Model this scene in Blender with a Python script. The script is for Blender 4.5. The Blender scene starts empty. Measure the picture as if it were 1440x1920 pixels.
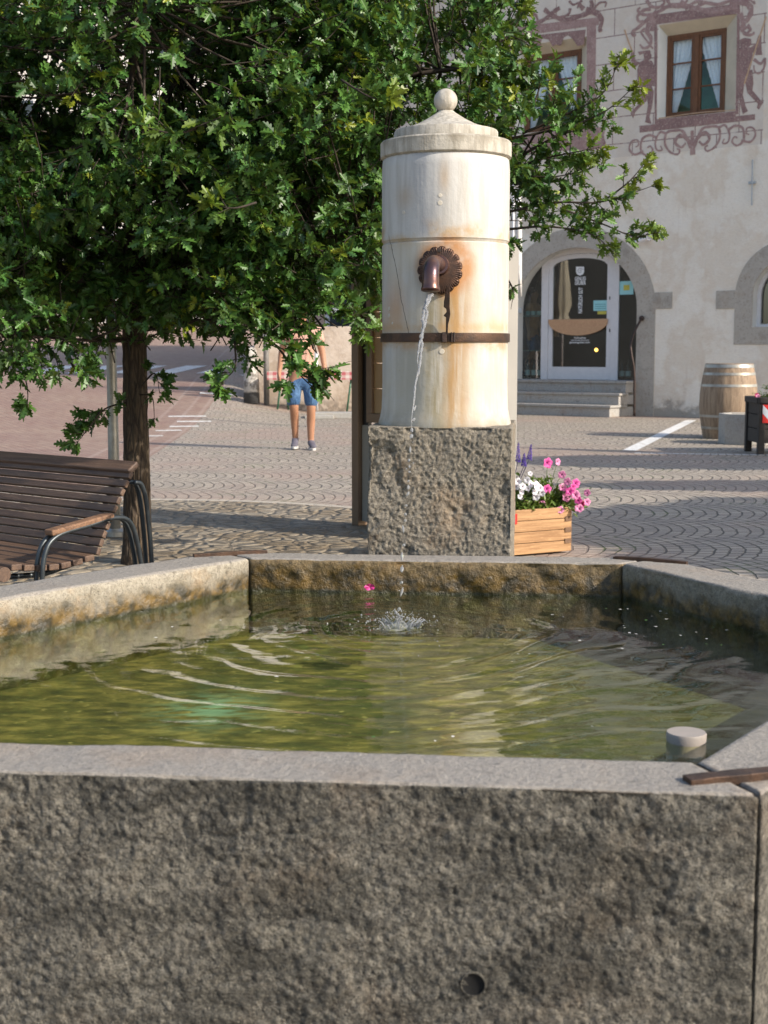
import bpy, bmesh, math, random
import numpy as np
from mathutils import Vector, Matrix
from mathutils.geometry import tessellate_polygon
random.seed(7); rng = np.random.default_rng(11)
R = math.radians
col = bpy.context.scene.collection
scene = bpy.context.scene
# ------------------------------------------------------------------ camera geometry (used to survey the place)
FPX = 2600.0; PITCH = math.atan(305/2600); CAMH = 1.2
def ray(px, py):
    x = (px-720)/FPX; v = (960-py)/FPX
    return np.array([x, math.cos(PITCH)+v*math.sin(PITCH), -math.sin(PITCH)+v*math.cos(PITCH)])
def atz(px, py, z=0.0):
    r = ray(px, py); return np.array([0, 0, CAMH]) + r*((z-CAMH)/r[2])
def aty(px, py, Y):
    r = ray(px, py); return np.array([0, 0, CAMH]) + r*(Y/r[1])

# ------------------------------------------------------------------ noise in numpy
def _h(ix, iy, iz, s):
    h = (ix*374761393 + iy*668265263 + iz*2147483647 + s*974634777) & 0xFFFFFFFF
    h = ((h ^ (h >> 13))*1274126177) & 0xFFFFFFFF
    h = h ^ (h >> 16)
    return (h & 0xFFFF)/65535.0
def vn(P, scale, seed=0):
    Q = np.asarray(P, float)*scale
    i = np.floor(Q).astype(np.int64); f = Q-i; f = f*f*(3-2*f)
    out = 0
    for a in (0, 1):
        for b in (0, 1):
            for c in (0, 1):
                w = (f[:, 0] if a else 1-f[:, 0])*(f[:, 1] if b else 1-f[:, 1])*(f[:, 2] if c else 1-f[:, 2])
                out = out + w*_h(i[:, 0]+a, i[:, 1]+b, i[:, 2]+c, seed)
    return out*2-1
def fbm(P, scale, o=4, seed=0, g=.5):
    r = 0; a = 1
    for k in range(o):
        r = r + a*vn(P, scale*2.03**k, seed+k); a *= g
    return r

# ------------------------------------------------------------------ object helpers
OFF = {}
def tag(o, label=None, cat=None, group=None, kind=None):
    if label: o['label'] = label
    if cat: o['category'] = cat
    if group: o['group'] = group
    if kind: o['kind'] = kind
    return o
def thing(name, label, cat, loc=(0, 0, 0), rz=0, group=None):
    o = bpy.data.objects.new(name, None); col.objects.link(o)
    o.empty_display_size = .1
    o.location = loc; o.rotation_euler = (0, 0, rz)
    OFF[o.name] = Vector(loc) if rz == 0 else None
    return tag(o, label, cat, group)
class B:
    def __init__(s): s.v = []; s.f = []; s.m = []
    def add(s, v, f, m=0):
        n = len(s.v); s.v += [tuple(float(c) for c in p) for p in v]; s.f += [tuple(i+n for i in q) for q in f]; s.m += [m]*len(f); return s
    def box(s, c, d, rz=0, m=0, mat=None):
        x, y, z = [k/2 for k in d]; ca, sa = math.cos(rz), math.sin(rz)
        v = []
        for q in ((-x,-y,-z),(x,-y,-z),(x,y,-z),(-x,y,-z),(-x,-y,z),(x,-y,z),(x,y,z),(-x,y,z)):
            if mat is not None: q = tuple(mat @ Vector(q))
            v.append((c[0]+q[0]*ca-q[1]*sa, c[1]+q[0]*sa+q[1]*ca, c[2]+q[2]))
        return s.add(v, [(0,3,2,1),(4,5,6,7),(0,1,5,4),(1,2,6,5),(2,3,7,6),(3,0,4,7)], m)
    def tube(s, pts, r, n=10, m=0, cap=True, closed=False):
        pts = [Vector(p) for p in pts]; N = len(pts)
        rr = [r]*N if isinstance(r, (int, float)) else list(r)
        vs = []; up = None
        for i, p in enumerate(pts):
            t = (pts[min(i+1, N-1)]-pts[max(i-1, 0)])
            if t.length < 1e-9: t = Vector((0, 0, 1))
            t.normalize()
            if up is None:
                up = Vector((0, 0, 1)) if abs(t.z) < .9 else Vector((1, 0, 0))
            a = t.cross(up)
            if a.length < 1e-6: a = t.cross(Vector((0, 1, 0)))
            a.normalize(); b = a.cross(t).normalized(); up = b
            for k in range(n):
                w = 2*math.pi*k/n; vs.append(p+a*math.cos(w)*rr[i]+b*math.sin(w)*rr[i])
        fs = [(i*n+k, i*n+(k+1) % n, (i+1)*n+(k+1) % n, (i+1)*n+k) for i in range(N-1) for k in range(n)]
        if cap: fs += [tuple(range(n-1, -1, -1)), tuple((N-1)*n+k for k in range(n))]
        return s.add(vs, fs, m)
    def lathe(s, prof, c=(0, 0, 0), n=64, m=0, cap=True):
        vs = [(c[0]+r*math.cos(2*math.pi*k/n), c[1]+r*math.sin(2*math.pi*k/n), c[2]+z) for r, z in prof for k in range(n)]
        L = len(prof)
        fs = [(i*n+k, i*n+(k+1) % n, (i+1)*n+(k+1) % n, (i+1)*n+k) for i in range(L-1) for k in range(n)]
        if cap: fs += [tuple(range(n-1, -1, -1)), tuple((L-1)*n+k for k in range(n))]
        return s.add(vs, fs, m)
    def prism(s, poly, fn, d0, d1, m=0):
        """poly of 2-D points (a simple outline), fn(a,b,d)->3-D point, extruded d0..d1"""
        n = len(poly)
        tri = tessellate_polygon([[Vector((p[0], p[1], 0)) for p in poly]])
        v = [fn(p[0], p[1], d0) for p in poly]+[fn(p[0], p[1], d1) for p in poly]
        f = [tuple(t) for t in tri]+[tuple(i+n for i in reversed(t)) for t in tri]
        f += [(i, (i+1) % n, (i+1) % n+n, i+n) for i in range(n)]
        return s.add(v, f, m)
    def sphere(s, c, r, n=16, m=0, sc=(1, 1, 1)):
        h = n//2
        prof = [(max(1e-4, math.sin(math.pi*i/h)), -math.cos(math.pi*i/h)) for i in range(h+1)]
        vs = [(c[0]+r*sc[0]*a*math.cos(2*math.pi*k/n), c[1]+r*sc[1]*a*math.sin(2*math.pi*k/n), c[2]+r*sc[2]*b) for a, b in prof for k in range(n)]
        fs = [(i*n+k, i*n+(k+1) % n, (i+1)*n+(k+1) % n, (i+1)*n+k) for i in range(h) for k in range(n)]
        return s.add(vs, fs, m)
def rawmesh(name, v, f, mats, parent=None, smooth=False, midx=None, local=False, autos=None):
    me = bpy.data.meshes.new(name)
    v = np.asarray(v, float)
    o = bpy.data.objects.new(name, me); col.objects.link(o)
    if parent is not None:
        o.parent = parent
        off = OFF.get(parent.name)
        OFF[o.name] = off
        if off is not None and not local: v = v-np.array(off)
    me.from_pydata(v.tolist(), [], [tuple(int(i) for i in q) for q in f])
    if not isinstance(mats, (list, tuple)): mats = [mats]
    for mm in mats: me.materials.append(mm)
    if midx is not None: me.polygons.foreach_set('material_index', list(midx))
    if smooth: me.polygons.foreach_set('use_smooth', [True]*len(me.polygons))
    me.update()
    bm = bmesh.new(); bm.from_mesh(me); bmesh.ops.recalc_face_normals(bm, faces=bm.faces[:]); bm.to_mesh(me); bm.free()
    if autos: me.set_sharp_from_angle(angle=R(autos))
    return o
def mk(name, b, mats, parent=None, smooth=False, bevel=0, seg=2, local=False, autos=None):
    o = rawmesh(name, b.v, b.f, mats, parent, smooth, b.m, local, autos)
    if bevel:
        md = o.modifiers.new('bevel', 'BEVEL'); md.width = bevel; md.segments = seg; md.limit_method = 'ANGLE'; md.angle_limit = R(40)
    return o

# ------------------------------------------------------------------ material helpers
class G:
    def __init__(s, name):
        s.mat = bpy.data.materials.new(name); s.mat.use_nodes = True
        s.nt = s.mat.node_tree; s.N = s.nt.nodes; s.L = s.nt.links
        s.p = s.N['Principled BSDF']; s.out = s.N['Material Output']
        s.tc = None; s.geo = None
    def put(s, sock, v):
        if isinstance(v, bpy.types.NodeSocket): s.L.new(v, sock)
        elif isinstance(v, (tuple, list)) and len(v) == 3 and sock.type == 'RGBA': sock.default_value = (*v, 1)
        else: sock.default_value = v
    def n(s, t, ins=None, out=0, **props):
        nd = s.N.new(t)
        for k, v in props.items(): setattr(nd, k, v)
        for k, v in (ins or {}).items(): s.put(nd.inputs[k], v)
        return nd.outputs[out]
    def obj(s):
        if not s.tc: s.tc = s.N.new('ShaderNodeTexCoord')
        return s.tc.outputs['Object']
    def pos(s):
        if not s.geo: s.geo = s.N.new('ShaderNodeNewGeometry')
        return s.geo.outputs['Position']
    def mapv(s, v, sc=(1, 1, 1), loc=(0, 0, 0), rot=(0, 0, 0)):
        return s.n('ShaderNodeMapping', {'Vector': v, 'Scale': sc, 'Location': loc, 'Rotation': rot})
    def noise(s, v, scale, detail=5, rough=.55, dist=0, color=False):
        return s.n('ShaderNodeTexNoise', {'Vector': v, 'Scale': scale, 'Detail': detail, 'Roughness': rough, 'Distortion': dist}, out=1 if color else 0)
    def vor(s, v, scale, feature='F1', rnd=1, out=0):
        return s.n('ShaderNodeTexVoronoi', {'Vector': v, 'Scale': scale, 'Randomness': rnd}, out=out, feature=feature)
    def m(s, op, a, b=0, c=None):
        ins = {0: a, 1: b}
        if c is not None: ins[2] = c
        return s.n('ShaderNodeMath', ins, operation=op)
    def ramp(s, f, stops, interp='LINEAR'):
        nd = s.N.new('ShaderNodeValToRGB'); s.L.new(f, nd.inputs[0]); cr = nd.color_ramp; cr.interpolation = interp
        while len(cr.elements) < len(stops): cr.elements.new(1)
        for e, (p, c) in zip(cr.elements, stops):
            e.position = p; e.color = (c, c, c, 1) if isinstance(c, (int, float)) else (*c, 1)
        return nd.outputs[0]
    def mr(s, f, a, b, c=0, d=1, smooth=True):
        return s.n('ShaderNodeMapRange', {0: f, 1: a, 2: b, 3: c, 4: d}, interpolation_type='SMOOTHSTEP' if smooth else 'LINEAR')
    def mix(s, f, a, b, blend='MIX'):
        nd = s.N.new('ShaderNodeMix'); nd.data_type = 'RGBA'; nd.blend_type = blend
        s.put(nd.inputs[0], f); s.put(nd.inputs[6], a); s.put(nd.inputs[7], b)
        return nd.outputs[2]
    def xyz(s, v):
        nd = s.N.new('ShaderNodeSeparateXYZ'); s.L.new(v, nd.inputs[0]); return nd.outputs
    def comb(s, x, y, z):
        return s.n('ShaderNodeCombineXYZ', {0: x, 1: y, 2: z})
    def gauss(s, c, a, w):
        q = s.m('DIVIDE', s.m('SUBTRACT', c, a), w)
        return s.m('EXPONENT', s.m('MULTIPLY', s.m('MULTIPLY', q, q), -1.0))
    def bump(s, h, strength, dist=.01, normal=None):
        ins = {'Height': h, 'Strength': strength, 'Distance': dist}
        if normal is not None: ins['Normal'] = normal
        return s.n('ShaderNodeBump', ins)
    def schlick(s, f0, normal=None):
        geo = s.N.new('ShaderNodeNewGeometry')
        n_ = normal if normal is not None else geo.outputs['Normal']
        c = s.n('ShaderNodeVectorMath', {0: n_, 1: geo.outputs['Incoming']}, out=1, operation='DOT_PRODUCT')
        c = s.m('SUBTRACT', 1.0, s.m('ABSOLUTE', c)); return s.m('ADD', f0, s.m('MULTIPLY', s.m('POWER', c, 5.0), 1-f0))
    def done(s, color=None, rough=None, normal=None, **kw):
        if color is not None: s.put(s.p.inputs['Base Color'], color)
        if rough is not None: s.put(s.p.inputs['Roughness'], rough)
        if normal is not None: s.put(s.p.inputs['Normal'], normal)
        for k, v in kw.items(): s.put(s.p.inputs[k.replace('_', ' ')], v)
        return s.mat
def simple(name, c, rough=.6, metal=0, var=.25, sc=12, bump=.2, c2=None, emit=None):
    g = G(name); v = g.obj()
    f = g.noise(v, sc, 6)
    d = c2 or tuple(k*(1-var) for k in c)
    cc = g.mix(g.mr(f, .3, .7), c, d)
    g.done(cc, rough, g.bump(g.noise(v, sc*6, 4), bump, .003), Metallic=metal)
    if emit: g.done(Emission_Color=c, Emission_Strength=emit)
    return g.mat
def wood(name, c, c2, sc=1, axis=0, rough=.7, streak=(1.5, 22, 22), bump=.5):
    g = G(name); v = g.obj()
    w = g.mapv(v, tuple(k*sc for k in streak))
    f = g.noise(w, 2.2, 8, .65, .6); k = g.noise(g.mapv(v, tuple(q*sc*4 for q in streak)), 3, 5, .7)
    cc = g.mix(g.mr(f, .32, .68), c, c2); cc = g.mix(g.mr(k, .58, .72, 0, .55), cc, tuple(min(1, q*1.9+.05) for q in c))
    g.done(cc, rough, g.bump(g.m('ADD', f, k), bump, .004)); return g.mat

def granite(name, light, mid, dark, rust=(.30,.17,.07), bump=.7, fine=1.0, rustamt=.25, wet=False, patch=False):
    g = G(name); v = g.pos()
    f1 = g.noise(v, 5, 6, .6); f2 = g.noise(v, 70*fine, 5, .7); f3 = g.noise(v, 220*fine, 3, .7); f4 = g.noise(v, 26*fine, 5, .6)
    c = g.mix(g.mr(f2, .3, .68), mid, light); c = g.mix(g.mr(f3, .54, .68, 0, .85), c, dark)
    c = g.mix(g.mr(f4, .56, .72, 0, .55), c, dark); c = g.mix(g.mr(f1, .5, .68, 0, rustamt), c, rust)
    sp = g.vor(v, 260*fine); c = g.mix(g.mr(sp, .0, .22, .5, 0), c, (.75,.72,.66))
    if patch:
        strat = g.noise(g.mapv(v, (1.2, 1.2, 3.6), rot=(0, R(12), 0)), 2.6, 6, .6, .8)
        c = g.mix(g.mr(strat, .44, .62, 0, .62), c, (.026,.024,.017)); c = g.mix(g.mr(strat, .46, .34, 0, .35), c, (.22,.20,.155))
        c = g.mix(g.mr(g.noise(v, 150, 3, .6), .56, .66, 0, .8), c, (.012,.011,.01)); f1b = g.vor(v, 95); c = g.mix(g.mr(f1b, .0, .26, .55, 0), c, (.33,.29,.22))
    h = g.m('ADD', g.m('MULTIPLY', f2, 1.2), g.m('ADD', g.m('MULTIPLY', f4, 1.6), g.m('MULTIPLY', f3, .35)))
    rough = .85
    if wet:
        z = g.xyz(v)[2]
        lv = g.m('ADD', z, g.m('MULTIPLY', g.m('SUBTRACT', g.noise(v, 9, 5), .5), .11))
        w = g.mr(lv, .41, .475, 1, 0) if wet is True else g.mr(lv, .43, .43+wet, 1, 0)
        al = g.mix(g.mr(g.noise(v, 30, 5), .35, .7), (.020,.016,.006), (.16,.095,.02))
        c = g.mix(g.m('MULTIPLY', w, .93), c, al)
        w2 = g.mr(z, .388, .402, 1, 0); c = g.mix(w2, c, g.mix(g.mr(g.noise(v, 14, 5), .4, .65), (.018,.020,.008), (.06,.055,.018)))
        rough = g.mr(w, 0, 1, .85, .28)
    g.done(c, rough, g.bump(h, bump, .011 if patch else .006)); return g.mat
M_front = granite('granite_tooled', (.225,.205,.165), (.052,.048,.040), (.007,.006,.005), rustamt=.12, bump=1.0, fine=.95, patch=True)
M_rimtop = granite('granite_rim', (.33,.30,.26), (.235,.21,.18), (.09,.08,.07), rustamt=.15, bump=.6, fine=1.6)
M_inner = granite('granite_weathered', (.38,.34,.27), (.25,.22,.17), (.075,.062,.045), rust=(.40,.24,.10), rustamt=.5, bump=.6, wet=True)
M_back = granite('granite_soaked', (.26,.19,.10), (.085,.058,.026), (.012,.009,.005), rust=(.34,.17,.04), rustamt=.7, bump=.9, wet=.08)
M_rightin = granite('granite_grey', (.30,.265,.21), (.19,.165,.13), (.08,.07,.055), rustamt=.3, bump=.6, wet=True)
M_block = granite('granite_block', (.31,.27,.21), (.115,.10,.078), (.014,.012,.010), rustamt=.3, bump=1.0)
M_slab = granite('granite_step', (.42,.40,.37), (.33,.31,.28), (.16,.15,.13), rustamt=.2, bump=.3, fine=.5)
M_conc = granite('concrete', (.42,.40,.36), (.34,.32,.29), (.22,.2,.18), rustamt=.1, bump=.3, fine=.7)
M_iron = simple('old_iron', (.055,.036,.028), .5, .6, c2=(.10,.055,.034), sc=30, bump=.5)
M_iron_dark = simple('dark_iron', (.03,.025,.022), .5, .5, c2=(.07,.04,.03), sc=30, bump=.4)
M_bronze = simple('patinated_bronze', (.17,.085,.06), .33, .75, c2=(.10,.065,.075), sc=22, bump=.15)
M_galv = simple('galvanised_steel', (.42,.42,.40), .45, .6, sc=20, bump=.1)
M_tube = simple('grey_tube_steel', (.07,.08,.085), .4, .6, sc=20, bump=.05)
M_bench = wood('bench_wood', (.155,.093,.058), (.080,.048,.033), 1, rough=.55)
M_arm = wood('arm_wood', (.26,.14,.075), (.13,.07,.04), 1.2)
M_larch = wood('larch_wood', (.48,.28,.13), (.28,.145,.06), .9, bump=.3)
M_larch_end = wood('larch_end_grain', (.20,.11,.055), (.12,.065,.035), 1)
M_barrel = wood('barrel_oak', (.34,.245,.16), (.20,.135,.085), .7, streak=(16, 16, 1.6))
M_hoop = simple('zinc_hoop', (.40,.39,.36), .45, .55, c2=(.30,.27,.22), sc=8, bump=.1)
M_dwood = wood('dark_planter_wood', (.03,.022,.016), (.014,.011,.009), 1)
M_winwood = wood('window_wood', (.20,.085,.035), (.10,.045,.02), 1.5, streak=(14, 14, 2))
M_white = simple('white_lacquer', (.72,.70,.70), .4, var=.06, bump=.03)
M_door_wood = wood('half_moon_wood', (.60,.36,.20), (.50,.28,.15), 1)
M_red = simple('sign_red', (.62,.02,.015), .4, var=.1, bump=.02)
M_sgrey = simple('sign_silver', (.55,.58,.62), .35, var=.08, bump=.02)
M_text = simple('white_lettering', (.85,.85,.85), .5, var=.02, bump=0)
M_black = simple('black_plastic', (.015,.015,.016), .4, bump=.05)
M_brown_metal = simple('brown_metal', (.23,.155,.10), .45, .3, var=.12, bump=.05)
M_tan_panel = simple('tan_panel', (.50,.33,.17), .5, var=.1, sc=3, bump=.05)
M_grey_panel = simple('grey_panel', (.33,.31,.28), .6, var=.1, sc=3, bump=.05)
M_cloth = simple('beige_canvas', (.68,.62,.48), .8, var=.12, sc=3)
M_cyan = simple('pale_blue_paper', (.35,.68,.70), .6, var=.06, bump=.02)
M_yel = simple('yellow_paper', (.60,.52,.08), .6, var=.1, bump=.02)
M_green_metal = simple('green_lacquer', (.03,.13,.07), .4, var=.1)
M_zinc = simple('zinc_sheet', (.42,.45,.47), .5, .3, var=.1, sc=3)
M_soil = simple('potting_soil', (.04,.028,.018), .95)

# ------------------------------------------------------------------ marble with stains (local column coordinates)
def marble():
    g = G('stained_marble'); v = g.obj(); x, y, z = g.xyz(v)[0:3]
    st = g.mapv(v, (26, 26, 2.2)); s1 = g.noise(st, 1, 7, .62, .25); s2 = g.noise(g.mapv(v, (60, 60, 3)), 1, 5, .6)
    nz = g.noise(v, 9, 6, .6); fine = g.noise(v, 60, 5, .6)
    c = g.mix(g.mr(s1, .38, .66), (.53,.51,.47), (.44,.415,.37))
    c = g.mix(g.m('MULTIPLY', g.mr(s2, .5, .75), .30), c, (.42,.38,.30))
    up = g.mr(z, 1.56, 1.62)
    # grey streak on upper drum
    gs = g.m('MULTIPLY', g.m('MULTIPLY', g.gauss(x, -.085, .055), up), g.mr(s1, .3, .6, .25, .8))
    c = g.mix(gs, c, (.30,.31,.33))
    # brown dirt band near the joint and cap
    jb = g.m('MULTIPLY', g.gauss(z, 1.60, .035), g.mr(nz, .42, .68)); c = g.mix(g.m('MULTIPLY', jb, .9), c, (.42,.25,.09))
    # lower drum yellowing
    lo = g.m('SUBTRACT', 1.0, up); lf = g.gauss(x, -.13, .13)
    c = g.mix(g.m('MULTIPLY', g.m('MULTIPLY', lo, g.mr(nz, .3, .65)), .38), c, (.48,.40,.26))
    # rust below rosette and down the front
    wob = g.m('ADD', x, g.m('MULTIPLY', g.m('SUBTRACT', nz, .5), .07))
    run = g.m('MULTIPLY', g.gauss(wob, .022, .052), g.m('MULTIPLY', g.mr(z, 1.47, 1.42), g.mr(s1, .28, .58, .15, 1)))
    c = g.mix(g.m('MULTIPLY', run, .88), c, (.36,.19,.045))
    run2 = g.m('MULTIPLY', g.gauss(wob, -.045, .035), g.m('MULTIPLY', g.mr(z, 1.42, 1.36), g.mr(s2, .3, .6, .2, 1)))
    c = g.mix(g.m('MULTIPLY', run2, .85), c, (.27,.22,.11))
    dx = g.m('SUBTRACT', x, -.008); dz = g.m('SUBTRACT', z, 1.487)
    rr = g.m('SQRT', g.m('ADD', g.m('MULTIPLY', dx, dx), g.m('MULTIPLY', dz, dz)))
    halo = g.m('MULTIPLY', g.mr(rr, .075, .125, 1, 0), g.mr(nz, .3, .6, .35, 1)); c = g.mix(g.m('MULTIPLY', halo, .85), c, (.42,.17,.035))
    # under the band
    ub = g.m('MULTIPLY', g.gauss(z, 1.215, .022), g.mr(nz, .35, .6)); c = g.mix(g.m('MULTIPLY', ub, .65), c, (.36,.18,.05))
    ab = g.m('MULTIPLY', g.gauss(z, 1.275, .02), g.mr(nz, .4, .6)); c = g.mix(g.m('MULTIPLY', ab, .5), c, (.45,.25,.08))
    # left edge rust with plugs
    le = g.m('MULTIPLY', g.gauss(x, -.185, .035), g.gauss(z, 1.34, .09)); c = g.mix(g.m('MULTIPLY', le, .6), c, (.50,.26,.11))
    # plug stains on the upper drum
    for (a, b, w, h_, s_) in ((-.016, 1.79, .018, .05, .6), (-.15, 1.73, .03, .04, .5), (.165, 1.30, .015, .02, .4)):
        q = g.m('MULTIPLY', g.gauss(x, a, w), g.gauss(z, b, h_)); c = g.mix(g.m('MULTIPLY', q, s_*.8), c, (.40,.26,.13))
    # dirt at the foot
    ft = g.m('MULTIPLY', g.mr(z, 1.0, .935), g.mr(nz, .35, .6, .2, 1)); c = g.mix(g.m('MULTIPLY', ft, .55), c, (.25,.20,.13))
    lowgrey = g.m('MULTIPLY', g.m('MULTIPLY', g.gauss(x, -.09, .07), g.mr(z, 1.22, 1.18)), g.mr(s1, .35, .6)); c = g.mix(g.m('MULTIPLY', lowgrey, .75), c, (.30,.29,.25))
    # hairline crack
    crk = g.gauss(g.m('ADD', x, g.m('MULTIPLY', g.m('SUBTRACT', z, 1.58), .20)), g.m('ADD', -.212, g.m('MULTIPLY', nz, .02)), .0011)
    crk = g.m('MULTIPLY', crk, g.m('MULTIPLY', lo, g.mr(z, 1.24, 1.26))); c = g.mix(crk, c, (.06,.05,.04))
    sp = g.mr(g.vor(v, 38), 0, .07, .8, 0); c = g.mix(g.m('MULTIPLY', sp, g.mr(nz, .5, .6)), c, (.25,.17,.09))
    h = g.m('ADD', g.m('MULTIPLY', s1, .5), g.m('ADD', g.m('MULTIPLY', fine, .5), g.m('MULTIPLY', nz, 1.2)))
    return g.done(c, .62, g.bump(h, .35, .006))
M_marble = marble()
def capstone():
    g = G('weathered_cap_stone'); v = g.obj()
    s = g.noise(g.mapv(v, (40, 40, 6)), 1, 7, .65); nz = g.noise(v, 12, 5); z = g.xyz(v)[2]
    c = g.mix(g.mr(s, .35, .68), (.50,.46,.39), (.30,.27,.22))
    d = g.m('MULTIPLY', g.gauss(z, 1.935, .03), g.mr(nz, .4, .65)); c = g.mix(g.m('MULTIPLY', d, .7), c, (.20,.17,.12))
    return g.done(c, .8, g.bump(g.m('ADD', s, g.noise(v, 90, 4)), .5, .004))
M_cap = capstone()

# ------------------------------------------------------------------ ground
BX, BY = 1.0, 1.0
def elev(x, y):
    x = np.asarray(x, float); y = np.asarray(y, float)
    t = np.clip((y-20)/10, 0, 1); ramp = .055*np.maximum(0, y-20)*t**.5
    b = np.clip((-1.2-x+(y-27)*-.04)/2.2, 0, 1); b = b*b*(3-2*b)
    return ramp*b
def ground_mat():
    g = G('plaza_paving'); v = g.pos(); X, Y, Z = g.xyz(v)[0:3]
    def jig(vec, amt, sc):
        n = g.noise(vec, sc, 3, .5, color=True)
        return g.n('ShaderNodeVectorMath', {0: vec, 1: g.n('ShaderNodeVectorMath', {0: g.n('ShaderNodeVectorMath', {0: n, 1: (.5,.5,.5)}, operation='SUBTRACT'), 1: (amt, amt, 0)}, operation='MULTIPLY')}, operation='ADD')
    vj = jig(jig(v, .035, 8), .16, .7); x, y, _ = g.xyz(vj)[0:3]
    # segmental arches: rows bow inside every 1.25 m lane
    lane = .95
    fr = g.m('FRACT', g.m('DIVIDE', g.m('ADD', y, 100.4), lane))
    q = g.m('SUBTRACT', g.m('MULTIPLY', fr, 2), 1); arch = g.m('MULTIPLY', g.m('SUBTRACT', 1, g.m('MULTIPLY', q, q)), .15)
    yy = g.m('SUBTRACT', x, arch)
    vec = g.comb(y, yy, 0)
    br = g.N.new('ShaderNodeTexBrick'); g.L.new(vec, br.inputs['Vector'])
    br.offset = .5; br.inputs['Scale'].default_value = 1; br.inputs['Brick Width'].default_value = .10; br.inputs['Row Height'].default_value = .092
    br.inputs['Mortar Size'].default_value = .0095; br.inputs['Mortar Smooth'].default_value = .6; br.inputs['Bias'].default_value = 0
    br.inputs['Color1'].default_value = (.29,.245,.20,1); br.inputs['Color2'].default_value = (.44,.37,.29,1); br.inputs['Mortar'].default_value = (.05,.042,.03,1)
    big = g.noise(v, .35, 4); med = g.noise(v, 3, 5); fin = g.noise(v, 60, 5, .65)
    c = g.mix(g.mr(big, .45, .62, 0, .45), br.outputs['Color'], (.36,.22,.17))
    c = g.mix(g.mr(med, .4, .7, 0, .35), c, (.24,.21,.18)); c = g.mix(g.mr(fin, .35, .7, 0, .35), c, (.46,.41,.34))
    moss = g.m('MULTIPLY', br.outputs['Fac'], g.mr(g.noise(v, 1.7, 4), .55, .68)); c = g.mix(g.m('MULTIPLY', moss, .8), c, (.09,.13,.03))
    h1 = g.m('ADD', g.m('MULTIPLY', br.outputs['Fac'], -1.0), g.m('MULTIPLY', fin, .18)); h1 = g.m('ADD', h1, g.m('MULTIPLY', g.noise(v, 14, 3), .5))
    # brick carriageway on the left
    b2 = g.N.new('ShaderNodeTexBrick'); g.L.new(g.mapv(vj, rot=(0, 0, R(62))), b2.inputs['Vector'])
    for k, w in (('Scale', 1), ('Brick Width', .24), ('Row Height', .11), ('Mortar Size', .008), ('Mortar Smooth', .5)): b2.inputs[k].default_value = w
    b2.inputs['Color1'].default_value = (.25,.148,.11,1); b2.inputs['Color2'].default_value = (.33,.225,.165,1); b2.inputs['Mortar'].default_value = (.16,.11,.09,1)
    c2 = g.mix(g.mr(med, .35, .7, 0, .5), b2.outputs['Color'], (.31,.235,.18)); c2 = g.mix(g.mr(big, .4, .6, 0, .3), c2, (.21,.115,.10))
    edge = g.m('ADD', X, g.m('MULTIPLY', g.m('SUBTRACT', Y, 16), .053))
    isroad = g.m('MULTIPLY', g.m('LESS_THAN', edge, -2.65), g.m('GREATER_THAN', Y, 12.2))
    c = g.mix(isroad, c, c2)
    # gutter rows of paler stone along the carriageway edge
    for off in (-2.72, -2.98, -3.32):
        ln = g.m('MULTIPLY', g.m('LESS_THAN', g.m('ABSOLUTE', g.m('SUBTRACT', edge, off)), .03), g.m('GREATER_THAN', Y, 12.2))
        c = g.mix(g.m('MULTIPLY', ln, .2), c, (.52,.44,.38))
    # rough fieldstone circle round the tree
    dx = g.m('DIVIDE', g.m('SUBTRACT', X, -1.9), 2.7); dy = g.m('DIVIDE', g.m('SUBTRACT', Y, 8.3), 2.75)
    rr = g.m('SQRT', g.m('ADD', g.m('MULTIPLY', dx, dx), g.m('MULTIPLY', dy, dy)))
    inr = g.m('LESS_THAN', rr, 1.0); ring = g.m('MULTIPLY', g.m('LESS_THAN', rr, 1.035), g.m('GREATER_THAN', rr, 1.0))
    vo = g.vor(g.mapv(vj, (1, 1, 0)), 8.5, out=0); ve = g.vor(g.mapv(vj, (1, 1, 0)), 8.5, 'DISTANCE_TO_EDGE')
    vc = g.vor(g.mapv(vj, (1, 1, 0)), 8.5, out=1)
    vcg = g.xyz(vc)[0]; c3 = g.mix(vcg, (.20,.165,.12), (.36,.30,.22)); c3 = g.mix(g.mr(g.noise(v, 2.2, 5), .45, .6), c3, (.20,.15,.09)); c3 = g.mix(g.mr(fin, .4, .7, 0, .5), c3, (.40,.35,.27))
    c3 = g.mix(g.mr(ve, 0, .1, .6, 0), c3, (.09,.07,.045))
    c = g.mix(inr, c, c3); c = g.mix(ring, c, (.48,.42,.34))
    h3 = g.m('ADD', g.m('MULTIPLY', g.mr(ve, 0, .25), 2.2), g.m('MULTIPLY', g.noise(v, 25, 5, .7), 1.0))
    h2 = g.m('MULTIPLY', b2.outputs['Fac'], -.6)
    h = g.n('ShaderNodeMix', {0: isroad, 2: h1, 3: h2}); h = g.n('ShaderNodeMix', {0: inr, 2: h, 3: h3})
    return g.done(c, .72, g.bump(h, .9, .016))
def build_ground():
    xs = np.concatenate([np.linspace(-160, -14, 20), np.linspace(-13, 13, 80), np.linspace(15, 160, 18)])
    ys = np.concatenate([np.linspace(-60, 0, 10), np.linspace(.5, 60, 150), np.linspace(65, 400, 24)])
    X, Yg = np.meshgrid(xs, ys); Z = np.where(Yg > 15, elev(X, np.minimum(Yg, 95)), 0)
    v = np.stack([X.ravel(), Yg.ravel(), Z.ravel()], 1); nx = len(xs)
    f = [(j*nx+i, j*nx+i+1, (j+1)*nx+i+1, (j+1)*nx+i) for j in range(len(ys)-1) for i in range(nx-1)]
    o = rawmesh('ground', v, f, ground_mat(), smooth=True); tag(o, kind='structure')
build_ground()
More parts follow.
